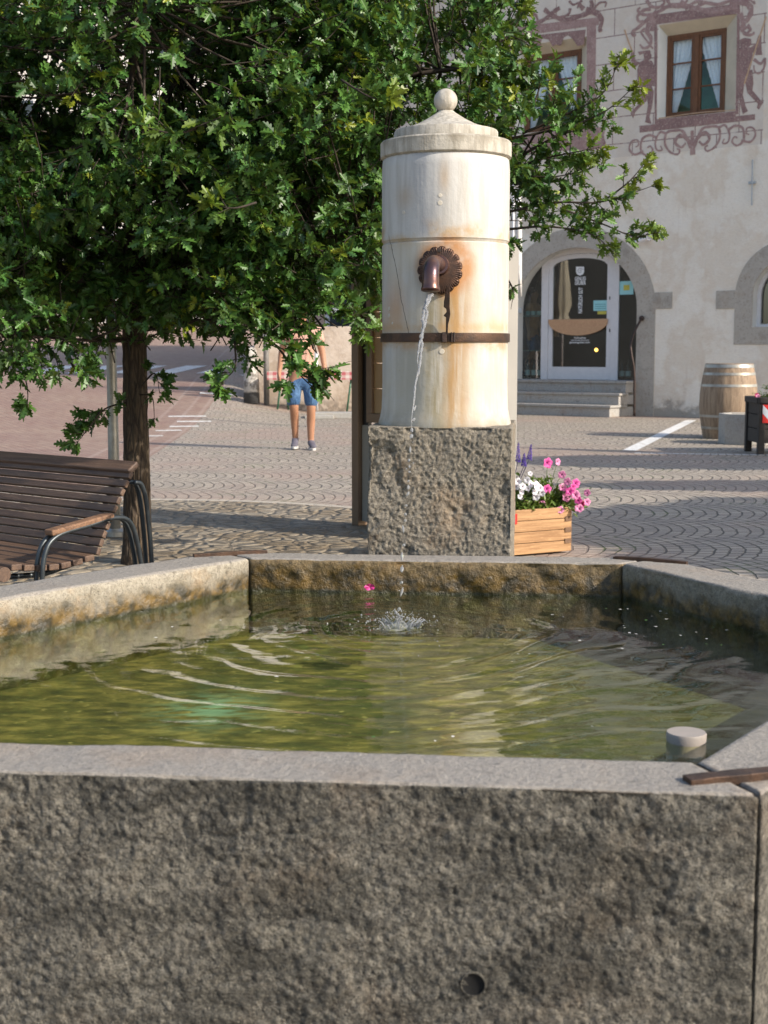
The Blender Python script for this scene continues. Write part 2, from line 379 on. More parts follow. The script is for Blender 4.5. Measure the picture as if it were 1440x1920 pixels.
def flat_poly(name, pts, mat_, z=.004, label=None):
    b = B(); top = [(p[0], p[1], float(elev(p[0], p[1]))+z) for p in pts]
    b.add(top, [tuple(range(len(pts)))])
    o = mk(name, b, mat_); tag(o, kind='structure'); return o
def paint_mat():
    g = G('worn_road_paint'); v = g.pos(); f = g.noise(v, 12, 6, .7)
    c = g.mix(g.mr(f, .50, .66), (.72,.71,.68), (.40,.35,.30)); return g.done(c, .7, g.bump(g.noise(v, 50, 4), .6, .008))
M_paint = paint_mat()
def quad_from_line(p, q, w):
    p = np.array(p[:2]); q = np.array(q[:2]); d = (q-p)/np.linalg.norm(q-p); n = np.array([-d[1], d[0]])*w/2
    return [p-n, q-n, q+n, p+n]
flat_poly('road_marking', quad_from_line(atz(1180, 845), atz(1296, 788), .17), M_paint)
for k in range(26):
    a = atz(1190, 850.0); bb = atz(1440, 853.5); a = np.array(a[:2]); d = (np.array(bb[:2])-a)*1.5; 
    flat_poly('road_marking', quad_from_line(a+d*(k/26), a+d*((k+.86)/26), .10), M_paint)
for k in range(5):   # short worn dashes at the edge of the brick road
    px = (360, 372, 352, 322, 290)[k]; py = (791.5, 797, 803, 808.5, 818)[k]; w = (44, 40, 34, 30, 26)[k]
    p = atz(px-w, py); q = atz(px+w*.6, py-.6); flat_poly('road_marking', quad_from_line(p, q, .17), M_paint)
for k in range(7):   # zebra crossing far left
    x0 = -8.3+k*1.0; y0 = 31.8
    flat_poly('zebra_crossing', [(x0, y0), (x0+.52, y0), (x0+.52+.42, y0+2.6), (x0+.42, y0+2.6)], M_paint, z=.01)
flat_poly('road_marking', quad_from_line((-3.6, 27.2), (-2.9, 27.25), .2), M_paint, z=.02)

# ------------------------------------------------------------------ fountain basin
INN = [(-.455, 4.64), (.782, 4.51), (1.346, 3.428), (.53, 2.305), (-.73, 2.44), (-1.257, 3.625)]
RIM = .5; WAT = .385
cen = np.mean(np.array(INN), 0)
thick = [.135, .185, .158, .17, .18, .19]
def outer_poly():
    n = 6; L = []
    for i in range(n):
        a = np.array(INN[i]); b = np.array(INN[(i+1) % n]); d = (b-a)/np.linalg.norm(b-a); nn = np.array([-d[1], d[0]])
        if np.dot(nn, (a+b)/2-cen) < 0: nn = -nn
        L.append((a+nn*thick[i], d))
    out = []
    for i in range(n):
        p, d = L[i-1]; q, e = L[i]
        A = np.array([[d[0], -e[0]], [d[1], -e[1]]]); t = np.linalg.solve(A, q-p); out.append(p+d*t[0])
    return out
OUT = outer_poly()
def rough_hexa(foot, z0, z1, nx, ny, nz, rnd=.012):
    """foot: 4 pts (a0,a1 outer start->end ; b1,b0 inner) -> surface grid of the prism. returns verts, faces, uvw"""
    idx = {}; uvw = []; faces = []
    def vid(i, j, k):
        key = (i, j, k)
        if key not in idx: idx[key] = len(uvw); uvw.append((i/nx, j/ny, k/nz))
        return idx[key]
    for i in range(nx):
        for j in range(ny):
            for k in (0, nz):
                faces.append((vid(i, j, k), vid(i+1, j, k), vid(i+1, j+1, k), vid(i, j+1, k)))
    for i in range(nx):
        for k in range(nz):
            for j in (0, ny):
                faces.append((vid(i, j, k), vid(i+1, j, k), vid(i+1, j, k+1), vid(i, j, k+1)))
    for j in range(ny):
        for k in range(nz):
            for i in (0, nx):
                faces.append((vid(i, j, k), vid(i, j+1, k), vid(i, j+1, k+1), vid(i, j, k+1)))
    U = np.array(uvw); a0, a1, b1, b0 = [np.array(p) for p in foot]
    u, v, w = U[:, 0:1], U[:, 1:2], U[:, 2:3]
    xy = (a0*(1-u)+a1*u)*(1-v)+(b0*(1-u)+b1*u)*v
    P = np.concatenate([xy, z0+(z1-z0)*w], 1)
    return P, faces, U
def displaced(name, P, F, mats, parent, fn, midxfn=None, smooth=True):
    me = bpy.data.meshes.new('tmp'); me.from_pydata(P.tolist(), [], F); me.update()
    bm = bmesh.new(); bm.from_mesh(me); bmesh.ops.recalc_face_normals(bm, faces=bm.faces[:]); bm.to_mesh(me); bm.free()
    nv = np.zeros(len(P)*3); me.vertex_normals.foreach_get('vector', nv); nv = nv.reshape(-1, 3)
    pn = np.zeros(len(me.polygons)*3); me.polygons.foreach_get('normal', pn); pn = pn.reshape(-1, 3)
    F2 = [tuple(p.vertices) for p in me.polygons]
    Q = P+nv*fn(P, nv)[:, None]
    bpy.data.meshes.remove(me)
    mi = midxfn(P, pn, F2) if midxfn else None
    return rawmesh(name, Q, F2, mats, parent, smooth, mi)
basin = thing('fountain_basin', 'low hexagonal granite fountain basin filled with green water in the foreground', 'basin', (cen[0], cen[1], 0))
names = ['basin_wall']*6
wall_res = [(.010, .010), (.010, .010), (.009, .009), (.0046, .0046), (.012, .012), (.010, .010)]
inner_mats = [M_back, M_rightin, M_inner, M_inner, M_inner, M_inner]
for i in range(6):
    a0 = np.array(OUT[i]); a1 = np.array(OUT[(i+1) % 6]); b0 = np.array(INN[i]); b1 = np.array(INN[(i+1) % 6])
    d = (b1-b0)/np.linalg.norm(b1-b0); gap = .0045
    foot = [a0+d*gap, a1-d*gap, b1-d*gap, b0+d*gap]
    rs = wall_res[i][0]; Ln = np.linalg.norm(a1-a0)
    P, F, U = rough_hexa(foot, 0, RIM, int(Ln/rs), max(8, int(thick[i]/rs)), int(RIM/rs))
    nin = np.array([-d[1], d[0]])
    if np.dot(nin, cen-(b0+b1)/2) < 0: nin = -nin
    def fn(P, nv, i=i, U=U, nin=nin):
        top = np.clip(nv[:, 2], 0, 1); side = 1-top
        du = np.minimum(U[:, 0], 1-U[:, 0]); end = np.clip(du/.02, 0, 1)
        big = fbm(P, 6, 4, 3+i)*.0075; mk_ = .5+.5*np.clip(fbm(P, 5, 2, 33)+.3, 0, 1); med = np.abs(fbm(P, 78, 3, 20+i))*-.0062*mk_; fin = fbm(P, 140, 2, 40+i)*.0022
        inner = np.clip(nv[:, :2] @ nin, 0, 1)
        rough = big+med+fin*1.2
        smoothr = fbm(P, 5, 3, 60+i)*.0025+fbm(P, 45, 2, 70+i)*.0006
        innr = fbm(P, 6, 4, 80+i)*.009+np.abs(fbm(P, 16, 3, 90+i))*-.008+fin*.5
        dsp = top*smoothr+side*(inner*innr+(1-inner)*rough)
        edge = np.clip(nv[:, 2], 0, 1)*np.clip(1-nv[:, 2], 0, 1)*4
        dsp = dsp*(.3+.7*end)-edge*(.006+.010*np.clip(fbm(P, 9, 4, 7+i), 0, 1))
        vert = (1-np.clip(np.abs(nv[:, 2])*3, 0, 1))
        return dsp
    def mi(P, pn, F2, nin=nin):
        inner = pn[:, :2] @ nin
        m_ = np.zeros(len(F2), int); m_[inner > .6] = 1; m_[pn[:, 2] > .6] = 2
        return m_.tolist()
    P[:, 2] += (fbm(P, 1.5, 2, 5)*.003)*(U[:, 2] > .99)
    displaced('basin_wall', P, F, [M_front, inner_mats[i], M_rimtop], basin, fn, mi)
# drain hole mouth in the front slab: thin stone ring round a flat disc, black for the bore's shade
def front_pt(px, py):
    a = np.array([*OUT[3], 0.]); b = np.array([*OUT[4], 0.]); d = (b-a)/np.linalg.norm(b-a); n = np.array([-d[1], d[0], 0.])
    if n[1] > 0: n = -n
    r = ray(px, py); o = np.array([0, 0, CAMH]); t = np.dot(a-o, n)/np.dot(r, n); return o+r*t, n, d
pt, n_, d_ = front_pt(887, 1846)
b = B(); rr = .0185; prof = [(.001, .004), (rr, .004), (rr+.0004, .001), (rr+.0016, .0), (rr+.003, .005)]
vs = []; 
for r0, dep in prof:
    for k in range(28):
        w = 2*math.pi*k/28; p = pt - n_*0.0 + (-n_)*dep + n_*.0012 + d_*math.cos(w)*r0 + np.array([0, 0, 1])*math.sin(w)*r0; vs.append(p)
fs = [(i*28+k, i*28+(k+1) % 28, (i+1)*28+(k+1) % 28, (i+1)*28+k) for i in range(4) for k in range(28)]
ms = [1]*28+[1]*28+[0]*56
b.v = [tuple(map(float, p)) for p in vs]; b.f = fs+[tuple(range(28))]; b.m = ms+[1]
mk('drain_hole', b, [M_front, simple('bore_shade', (.003,.003,.003), 1.0, bump=0)], basin, smooth=True)
# basin floor and water
def algae():
    g = G('algae_floor'); v = g.pos(); f = g.noise(v, 3.2, 6, .6, .6); f2 = g.noise(g.mapv(v, (1, 2.2, 1)), 9, 6, .65); f3 = g.noise(v, 30, 4)
    c = g.ramp(f2, [(.28, (.022,.028,.012)), (.48, (.090,.088,.028)), (.66, (.24,.21,.075))]); c = g.mix(g.mr(f, .5, .66, 0, .65), c, (.035,.055,.022)); c = g.mix(g.mr(f3, .6, .75, 0, .5), c, (.5,.46,.2))
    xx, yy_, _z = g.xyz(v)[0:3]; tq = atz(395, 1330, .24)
    sky_glint = g.m('MULTIPLY', g.m('MULTIPLY', g.gauss(xx, float(tq[0]), .12), g.gauss(yy_, float(tq[1]), .16)), g.mr(g.noise(g.mapv(v, (1, 2.5, 1)), 12, 5, .6), .38, .58)); c = g.mix(g.m('MULTIPLY', sky_glint, .8), c, (.22,.42,.36))  # pale turquoise sky glint of the water, painted into the floor colour
    x = g.xyz(v)[0]; c = g.mix(g.m('MULTIPLY', g.mr(x, .35, .75), .7), c, (.035,.05,.02))  # right part of the floor painted darker, standing in for shade there
    return g.done(c, .9, g.bump(f2, .5, .03))
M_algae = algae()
fl = B(); sc = 1.04
pts = [cen+(np.array(p)-cen)*sc for p in INN]
fl.add([(p[0], p[1], .24) for p in pts]+[(p[0], p[1], .02) for p in pts], [tuple(range(6)), tuple(range(11, 5, -1))]+[(i, (i+1) % 6, (i+1) % 6+6, i+6) for i in range(6)])
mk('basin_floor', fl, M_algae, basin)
SPL = np.array(atz(748, 1176, WAT)[:2])
def water():
    g = G('fountain_water'); g.N.remove(g.p)
    v = g.pos()
    bn = g.bump(g.noise(g.mapv(v, (1, 1.6, 1)), 26, 3, .5), .12, .004)
    tr = g.n('ShaderNodeBsdfTransparent', {0: (.95,.96,.72)}); gl = g.n('ShaderNodeBsdfGlossy', {0: (1,1,1), 'Roughness': .015, 'Normal': bn})
    fr = g.schlick(.02, bn)
    mx = g.n('ShaderNodeMixShader', {0: fr, 1: tr, 2: gl}); g.L.new(mx, g.out.inputs[0]); return g.mat
nr, na = 230, 420
hexb = [cen+(np.array(p)-cen)*1.025 for p in INN]
ang = np.linspace(0, 2*math.pi, na, endpoint=False); bd = []
for a in ang:
    d = np.array([math.cos(a), math.sin(a)]); best = 1e9
    for i in range(6):
        p = hexb[i]-cen; e = hexb[(i+1) % 6]-hexb[i]; den = d[0]*e[1]-d[1]*e[0]
        if abs(den) < 1e-9: continue
        t = (p[0]*e[1]-p[1]*e[0])/den; s = (p[0]*d[1]-p[1]*d[0])/den
        if t > 0 and -1e-6 <= s <= 1+1e-6: best = min(best, t)
    bd.append(best)
bd = np.array(bd); rad = np.linspace(0, 1, nr)[1:]
XY = cen+(rad[:, None, None]*bd[None, :, None])*np.stack([np.cos(ang), np.sin(ang)], 1)[None]
XY = np.concatenate([cen[None], XY.reshape(-1, 2)])
r = np.linalg.norm(XY-SPL, axis=1); P3 = np.concatenate([XY, np.zeros((len(XY), 1))], 1)
wob = vn(P3, 2.3, 5)*.09+vn(P3, 6, 6)*.03
ring = np.sin((r+wob*.5)*2*math.pi/.048)*.0007*np.exp(-r/.45)+np.sin((r+wob)*2*math.pi/.085)*.0017*np.exp(-r/.9)+np.sin((r+wob*1.6)*2*math.pi/.19+1)*.0027*np.exp(-r/1.2)
chop = vn(P3*np.array([1, 1.5, 1]), 6, 8)*.0012+vn(P3*np.array([1, 1.7, 1]), 13, 9)*.0006+vn(P3, 30, 10)*.0003
near = np.exp(-(r/.12)**2)*(vn(P3, 45, 12)*.006)
H = WAT+ring+chop*(.5+.5*np.clip(1.2-r, 0, 1))+near
V = np.concatenate([XY, H[:, None]], 1)
F = [(0, 1+k, 1+(k+1) % na) for k in range(na)]
for i in range(nr-2):
    o0 = 1+i*na; o1 = o0+na
    F += [(o0+k, o1+k, o1+(k+1) % na, o0+(k+1) % na) for k in range(na)]
w = rawmesh('water', V, F, water(), smooth=True); tag(w, kind='structure')
# overflow standpipe
op = atz(1287, 1372, .405); b = B()
b.lathe([(.001, .2), (.039, .2), (.041, .385), (.042, .401), (.040, .405), (.001, .4055)], (op[0], op[1], 0), 40)
o = mk('overflow_pipe', b, simple('pale_pipe', (.36,.31,.27), .6, c2=(.33,.29,.25), sc=30), smooth=True, autos=40)
tag(o, 'round pale stub of the overflow pipe poking out of the basin water', 'pipe')
# iron cramps across the slab joints
def cramp(i, ang, ln, wd, dx=0, dy=0):
    c = (np.array(INN[i])+np.array(OUT[i]))/2+np.array([dx, dy]); b = B(); n = 14; ca, sa = math.cos(ang), math.sin(ang)
    vs = []
    for k in range(n+1):
        t = -ln/2+ln*k/n; hh = RIM+.004+.0035*math.cos(t/ln*math.pi*.9)+random.uniform(-.0005, .0005); w2 = wd/2*(1+.08*math.sin(k*1.7))
        for s, z in ((-1, hh-.012), (-1, hh+.004), (1, hh+.004), (1, hh-.012)): vs.append((c[0]+t*ca-s*w2*sa, c[1]+t*sa+s*w2*ca, z))
    fs = [(4*k+q, 4*k+(q+1) % 4, 4*k+4+(q+1) % 4, 4*k+4+q) for k in range(n) for q in range(4)]+[(3, 2, 1, 0), (4*n, 4*n+1, 4*n+2, 4*n+3)]
    b.add(vs, fs); mk('iron_cramp', b, M_iron, basin, bevel=.001)
cramp(3, R(14), .30, .032, .075, .01); cramp(1, R(-28), .25, .022, .03, -.01); cramp(0, R(22), .26, .022, -.01, 0); cramp(4, R(-35), .3, .03); cramp(2, R(85), .3, .03); cramp(5, R(85), .3, .03)
# waterline weeds, petals on water: small floating debris
def floating():
    b = B()
    for k in range(60):
        if k < 34: px, py = random.gauss(1250, 90), random.uniform(1130, 1215)
        else: px, py = random.uniform(250, 1400), random.uniform(1150, 1400)
        p = atz(px, py, WAT+.004)
        q = Vector((p[0], p[1]))
        ok = all(((INN[(i+1) % 6][0]-INN[i][0])*(q.y-INN[i][1])-(INN[(i+1) % 6][1]-INN[i][1])*(q.x-INN[i][0])) < -.02 for i in range(6))
        if not ok: continue
        a = random.uniform(0, 6); s = random.uniform(.002, .006)
        b.add([(p[0]+s*math.cos(a+w)*random.uniform(.6, 1.4), p[1]+s*math.sin(a+w)*random.uniform(.6, 1.4), WAT+.0042+random.uniform(0, .001)) for w in (0, 1.2, 2.4, 3.7, 5)], [(0, 1, 2, 3, 4)], 0 if random.random() < .5 else 1)
    return tag(mk('floating_debris', b, [simple('pale_fluff', (.7,.68,.62), .8), simple('weed_green', (.07,.16,.03), .6)]), 'tiny pale petals and green weed specks floating on the basin water', 'debris', kind='stuff')
floating()
b = B(); p = aty(693, 1100, 4.575)
for k in range(5):
    a = k*1.256; b.add([p+np.array([0, 0, 0]), p+np.array([.017*math.cos(a), -.006, .011*math.sin(a)]), p+np.array([.019*math.cos(a+.6), -.011, .012*math.sin(a+.6)]), p+np.array([.017*math.cos(a+1.15), -.005, .011*math.sin(a+1.15)])], [(0, 1, 2, 3)])
tag(mk('fallen_petunia', b, simple('magenta_petal', (.62,.04,.25), .6)), 'single magenta petunia blossom clinging to the wet back wall of the basin', 'flower')

# ------------------------------------------------------------------ fountain column
CX, CY = .2235, 5.12
colm = thing('fountain_column', 'round white marble fountain column with ball finial on a rough granite block', 'column', (CX, CY, 0))
Rr = .2305
def silz(py): return aty(833, py, CY)[2]
def frz(py, rr_=Rr): return aty(833, py, CY-rr_)[2]
zb = frz(801, .25); zj = frz(450); zc = frz(283)
YAW = R(-7)
hw = .256
ca, sa = math.cos(YAW), math.sin(YAW)
def rot2(x, y): return np.array([CX+x*ca-y*sa, CY+x*sa+y*ca])
foot = [rot2(-hw, -.24), rot2(hw, -.24), rot2(hw, .26), rot2(-hw, .26)]
P, F, U = rough_hexa(foot, 0, zb, 124, 60, 215)
def fnb(P, nv):
    top = np.clip(nv[:, 2], 0, 1); right = np.clip(nv[:, 0]*1.2, 0, 1)
    edge = np.clip(1-np.max(np.abs(nv), 1), 0, 1)
    r_ = fbm(P, 7, 4, 1)*.006-np.abs(fbm(P, 62, 3, 2))*.0058+fbm(P, 130, 2, 3)*.0022-np.clip(fbm(P*np.array([1, 1, .7]), 12, 3, 9)-.35, 0, 1)*.02
    return (1-top)*r_*(1-right*.8)+top*.002*fbm(P, 20, 2)-edge*.012
displaced('base_block', P, F, M_block, colm, fnb)
flz = zb-.004
b = B(); b.lathe([(.001, flz), (.243, flz), (.2435, flz+.012), (.238, flz+.03), (.2325, flz+.06), (Rr, flz+.11), (Rr-.001, zj-.5), (Rr, zj-.006), (Rr-.004, zj-.001), (.001, zj-.001)], (CX, CY, 0), 160)
mk('lower_drum', b, M_marble, colm, smooth=True, autos=35)
b = B(); b.lathe([(.001, zj), (Rr-.006, zj), (Rr-.0035, zj+.006), (Rr+.001, zj+.010), (Rr, zj+.1), (Rr, zc-.04), (Rr-.003, zc-.006), (Rr-.008, zc), (.001, zc)], (CX, CY, 0), 160)
mk('upper_drum', b, M_marble, colm, smooth=True, autos=35)
z2 = zc+.004; cr = Rr+.006; bz = silz(189)
zt1 = frz(250, cr)+.002; zt2 = frz(231, .19)
b = B(); b.lathe([(.001, zc-.001), (cr-.012, zc-.001), (cr-.006, zc+.001), (cr-.001, zc+.005), (cr, zc+.012), (cr, zt1-.006), (cr-.006, zt1), (.188, zt1+.001), (.187, zt1+.006), (.187, zt2-.005), (.184, zt2), (.15, zt2+.008), (.11, zt2+.022), (.07, zt2+.043), (.045, zt2+.059), (.034, zt2+.066), (.027, bz-.036), (.001, bz-.035)], (CX, CY, 0), 160)
mk('cap', b, M_cap, colm, smooth=True, autos=35)
b = B(); b.lathe([(.001, bz-.045), (.024, bz-.045), (.021, bz-.036), (.02, bz-.03), (.001, bz-.02)], (CX, CY, 0), 48); b.sphere((CX-.002, CY, bz), .0425, 48)
mk('finial', b, M_cap, colm, smooth=True)
# iron band
zb0 = frz(641); zb1 = frz(624)
b = B(); b.lathe([(Rr-.002, zb0), (Rr+.006, zb0), (Rr+.0065, zb0+.003), (Rr+.0062, zb1-.003), (Rr+.006, zb1), (Rr-.002, zb1)], (CX, CY, 0), 120, cap=False)
b.f += [] 
mk('iron_band', b, M_iron, colm, smooth=True, autos=30)
def cyl_pt(dx, z, out): # point on the column front at local x offset
    return np.array([CX+dx*(1+out/Rr), CY-math.sqrt(max(0, Rr*Rr-dx*dx))*(1+out/Rr), z])
b = B()
for dx, w_ in ((-.013, .016), (.012, .006), (.020, .007)):
    p = cyl_pt(dx, (zb0+zb1)/2, .010); b.box(p, (w_, .014, zb1-zb0+.004))
mk('band_clasp', b, M_iron_dark, colm, bevel=.002)
# rosette
dirs = np.array([-.17, -.985, 0]); dirs /= np.linalg.norm(dirs); side = np.array([.985, -.17, 0])
rc = aty(825, 507, CY-Rr-.004); rc = np.array([rc[0], rc[1], rc[2]])
nf = np.array([-.02, -1, 0]); sd = np.array([1, -.02, 0])
b = B(); npet = 15; ns = npet*12; rings = [0, .35, .7, .80, .88, .95, 1.0]
vs = []
for q in rings:
    for k in range(ns):
        w = 2*math.pi*k/ns; ph = (k % 12)/12; ed = abs(math.sin(math.pi*k/12))
        rad_ = .079*q*(1-(.10*(1-ed**.5) if q > .85 else 0)); relief = .010*(1-q)+(.004*math.cos(w*npet*4) if q > .75 else 0)*(q-.7)*4+ (-.004 if q == 1 else 0)
        vs.append(rc+sd*math.cos(w)*rad_+np.array([0, 0, 1.06])*math.sin(w)*rad_+nf*(.008+relief))
nb = len(vs)
for k in range(ns):
    w = 2*math.pi*k/ns; vs.append(rc+sd*math.cos(w)*.07+np.array([0, 0, 1.06])*math.sin(w)*.07-nf*.006)
fs = [(i*ns+k, i*ns+(k+1) % ns, (i+1)*ns+(k+1) % ns, (i+1)*ns+k) for i in range(len(rings)) for k in range(ns)]
b.add(vs, fs); ros = mk('rosette', b, M_iron_dark, colm, smooth=True); ros.data.materials[0] = simple('rosette_iron', (.055,.034,.027), .42, .7, c2=(.11,.06,.04), sc=40, bump=.3)
b = B(); p = rc+nf*.018+np.array([-.004, 0, .068]); b.tube([p, p+nf*.008], .008, 12)
mk('bolt', b, M_iron_dark, ros, smooth=False, bevel=.001)
# spout : elbow pipe
s0 = rc+sd*(-.004)+np.array([0, 0, .016])
pts = []; rr_ = []
pend = aty(807, 545, CY-Rr-.19)
d2 = pend-s0; 
c0 = s0+nf*-.01; c1 = s0+nf*.10+np.array([-.018, 0, .02]); c2 = s0+np.array([d2[0]*.8, d2[1]*.94, .0]); c3 = pend
ctrl = [c0, s0+nf*.05, np.array([s0[0]+d2[0]*.6, s0[1]+d2[1]*.62, s0[2]+.004]), np.array([s0[0]+d2[0]*.92, s0[1]+d2[1]*.93, s0[2]-.028]), c3]
def catmull(c, n=8):
    c = [np.array(p, float) for p in c]; c = [2*c[0]-c[1]]+c+[2*c[-1]-c[-2]]; out = []
    for i in range(1, len(c)-2):
        for k in range(n):
            t = k/n; out.append(.5*((2*c[i])+(-c[i-1]+c[i+1])*t+(2*c[i-1]-5*c[i]+4*c[i+1]-c[i+2])*t*t+(-c[i-1]+3*c[i]-3*c[i+1]+c[i+2])*t**3))
    out.append(c[-2]); return out
pp = catmull(ctrl, 10); rr_ = [.0235]*len(pp)
for k in range(len(pp)):
    t = k/(len(pp)-1); rr_[k] = .0245+.005*max(0, (t-.45)/.55)
rr_[-1] = .0318; rr_[-2] = .0318; rr_[-3] = .0298
b = B(); b.tube(pp, rr_, 36, cap=False)
ins = pp[-6:][::-1]; b.tube([pp[-1]]+ins[1:], [.0285, .0265, .025, .024, .024, .001], 36, m=1, cap=False)
n0 = (len(pp)-1)*36; n1 = len(pp)*36
b.f += [(n0+k, n0+(k+1) % 36, n1+(k+1) % 36, n1+k) for k in range(36)]; b.m += [0]*36
spout = mk('spout', b, [M_bronze, M_black], colm, smooth=True)
b = B(); q = s0+nf*.055; b.tube([q-nf*.006, q+nf*.006], .0305, 36); b.tube([s0+nf*.012, s0+nf*.040], [.037, .029], 36)
mk('pipe_collar', b, M_bronze, spout, smooth=True, autos=40)
# forged lever strap hanging to the band
b = B(); outl = []
zt = frz(548)+.02; zbm = zb1+.002
prof = [(0, .007, -.005), (.10, .0075, -.006), (.30, .008, -.012), (.42, .008, -.013), (.46, .009, -.004), (.52, .010, -.002), (.57, .011, -.010), (.60, .010, -.013), (.63, .009, -.004), (.70, .007, -.004), (.76, .004, -.004), (.9, .003, -.004), (1.0, .004, -.005)]
vs = []
base = cyl_pt(-.004, 0, .0)
for t, rgt, lft in prof:
    z = zt+(zbm-.012-zt)*t; yy = base[1]-.055+.045*t
    for xx in (lft, rgt):
        for dy in (-.005, .005): vs.append((base[0]+xx, yy+dy, z))
fs = []
for i in range(len(prof)-1):
    a = 4*i; c_ = a+4
    fs += [(a, a+2, c_+2, c_), (a+1, c_+1, c_+3, a+3), (a, c_, c_+1, a+1), (a+2, a+3, c_+3, c_+2)]
fs += [(0, 1, 3, 2), (len(vs)-4, len(vs)-2, len(vs)-1, len(vs)-3)]
b.add(vs, fs); mk('forged_lever', b, M_iron_dark, colm, bevel=.0015)
# mortar plugs in old bolt holes
for px, py, r_ in ((825, 366, .0065), (824.5, 380, .0078), (757, 395, .0062), (729.5, 577, .0066), (729.5, 590, .0066), (736, 605, .004), (828, 659, .0085)):
    dx = aty(px, py, CY-Rr*.9)[0]-CX; z = frz(py); p = cyl_pt(dx, z, 0); n = np.array([dx, p[1]-CY, 0]); n /= np.linalg.norm(n)
    b = B(); a_ = np.cross(n, [0, 0, 1]); vs = [p+n*.0012+(a_*math.cos(w)+np.array([0, 0, 1])*math.sin(w))*r_ for w in np.linspace(0, 2*math.pi, 20, endpoint=False)]
    vs2 = [p-n*.002+(a_*math.cos(w)+np.array([0, 0, 1])*math.sin(w))*(r_+.0012) for w in np.linspace(0, 2*math.pi, 20, endpoint=False)]
    b.add(vs+vs2, [tuple(range(20))]+[(k, (k+1) % 20, (k+1) % 20+20, k+20) for k in range(20)])
    mk('mortar_plug', b, simple('lime_mortar', (.62,.56,.46), .8), colm)

# ------------------------------------------------------------------ falling water and splash
def wet_mat():
    g = G('falling_water'); g.N.remove(g.p)
    gl = g.n('ShaderNodeBsdfGlass', {0: (1,1,1), 'Roughness': .02, 'IOR': 1.33}); df = g.n('ShaderNodeBsdfDiffuse', {0: (.85,.87,.9)}); tr = g.n('ShaderNodeBsdfTranslucent', {0: (.85,.87,.9)})
    m1 = g.n('ShaderNodeMixShader', {0: .5, 1: df, 2: tr}); mx = g.n('ShaderNodeMixShader', {0: .35, 1: gl, 2: m1}); g.L.new(mx, g.out.inputs[0]); return g.mat
M_fall = wet_mat()
A0 = pend+np.array([0, 0, -.012]); A1 = np.array([SPL[0], SPL[1], WAT])
def traj(t):  # t 0..1 horizontally linear, vertically parabolic with a small initial drop speed
    return np.array([A0[0]+(A1[0]-A0[0])*t, A0[1]+(A1[1]-A0[1])*t, A0[2]+(A1[2]-A0[2])*(.22*t+.78*t*t)])
b = B()
for sgi in range(4):
    pts = []; rs = []; end = .62 if sgi < 2 else .45
    ph = random.uniform(0, 6)
    for k in range(110):
        t = end*k/109; p = traj(t); tw = .0065*(1-.35*t/end)
        p = p+np.array([tw*math.cos(k*.09+ph+sgi*1.6+.6*math.sin(k*.31)), tw*math.sin(k*.11+ph+sgi*1.6), 0]); pts.append(p)
        rs.append((.0046-.0014*k/109)*(1+.35*math.sin(k*.37+ph*2))*(1+.25*math.sin(k*1.3+ph))*max(.15, 1-(k/109)**6))
    b.tube(pts, rs, 8)
tag(mk('water_jet', b, M_fall, smooth=True), 'thin twisting jet of water falling from the bronze spout into the basin', 'water jet')
b = B(); t = .55
while t < .985:
    ln = random.choice([.004, .006, .010, .016])
    p0 = traj(t)+np.array([random.gauss(0, .0035), random.gauss(0, .003), 0]); p1 = traj(min(1, t+ln))+np.array([random.gauss(0, .002), 0, 0]); r_ = random.uniform(.003, .0062)
    b.tube([p0, p0*.75+p1*.25, (p0+p1)/2, p0*.25+p1*.75, p1], [r_*.2, r_*.9, r_, r_*.8, r_*.2], 8)
    if random.random() < .35:
        q = p0+np.array([random.gauss(0, .012), random.gauss(0, .01), random.gauss(0, .01)]); b.sphere(q, random.uniform(.0012, .0025), 8)
    t += ln+random.uniform(.003, .02)
tag(mk('falling_drops', b, M_fall, smooth=True), 'broken drops of the falling jet in front of the granite block', 'water drops', kind='stuff')
b = B()
for k in range(330):
    a = random.uniform(0, 2*math.pi); rr2 = abs(random.gauss(0, .05)); hgt = max(0, random.gauss(.018, .017))*(1.1-rr2*3)
    p = (SPL[0]+rr2*math.cos(a)*1.5, SPL[1]+rr2*math.sin(a), WAT+max(.001, hgt)); s_ = abs(random.gauss(0, .0011))+.0006
    b.sphere(p, s_, 8, sc=(1, 1, random.uniform(.8, 1.6)))
for k in range(22):
    a = random.uniform(0, 2*math.pi); rr2 = random.uniform(.02, .06); p = np.array([SPL[0]+rr2*math.cos(a), SPL[1]+rr2*math.sin(a), WAT-.003]); q = p+np.array([.022*math.cos(a), .015*math.sin(a), random.uniform(.012, .034)]); b.tube([p, (p+q)/2+np.array([0, 0, .006]), q], [.005, .0028, .0010], 6)
n = 26; vs = [];
for i in range(9):
    for k in range(n):
        a = 2*math.pi*k/n; q = i/8; rr2 = .045*q*(1+.3*math.sin(3*a+1)); vs.append((SPL[0]+rr2*1.2*math.cos(a), SPL[1]+rr2*math.sin(a), WAT+.014*math.exp(-(q*1.8)**2)*(1+.9*random.uniform(-1, 1))-.002*q+.0008))
b.add(vs, [(i*n+k, i*n+(k+1) % n, (i+1)*n+(k+1) % n, (i+1)*n+k) for i in range(8) for k in range(n)])
for k in range(26):
    px = random.gauss(860, 170); py = random.uniform(1120, 1230); p = atz(px, py, WAT+random.uniform(.0, .03)); 
    if abs(px-720) < 420: b.sphere((p[0], p[1], max(WAT+.001, p[2])), random.uniform(.0008, .002), 6)
tag(mk('splash', b, M_fall, smooth=True), 'white splash of droplets where the jet hits the basin water', 'splash', kind='stuff')

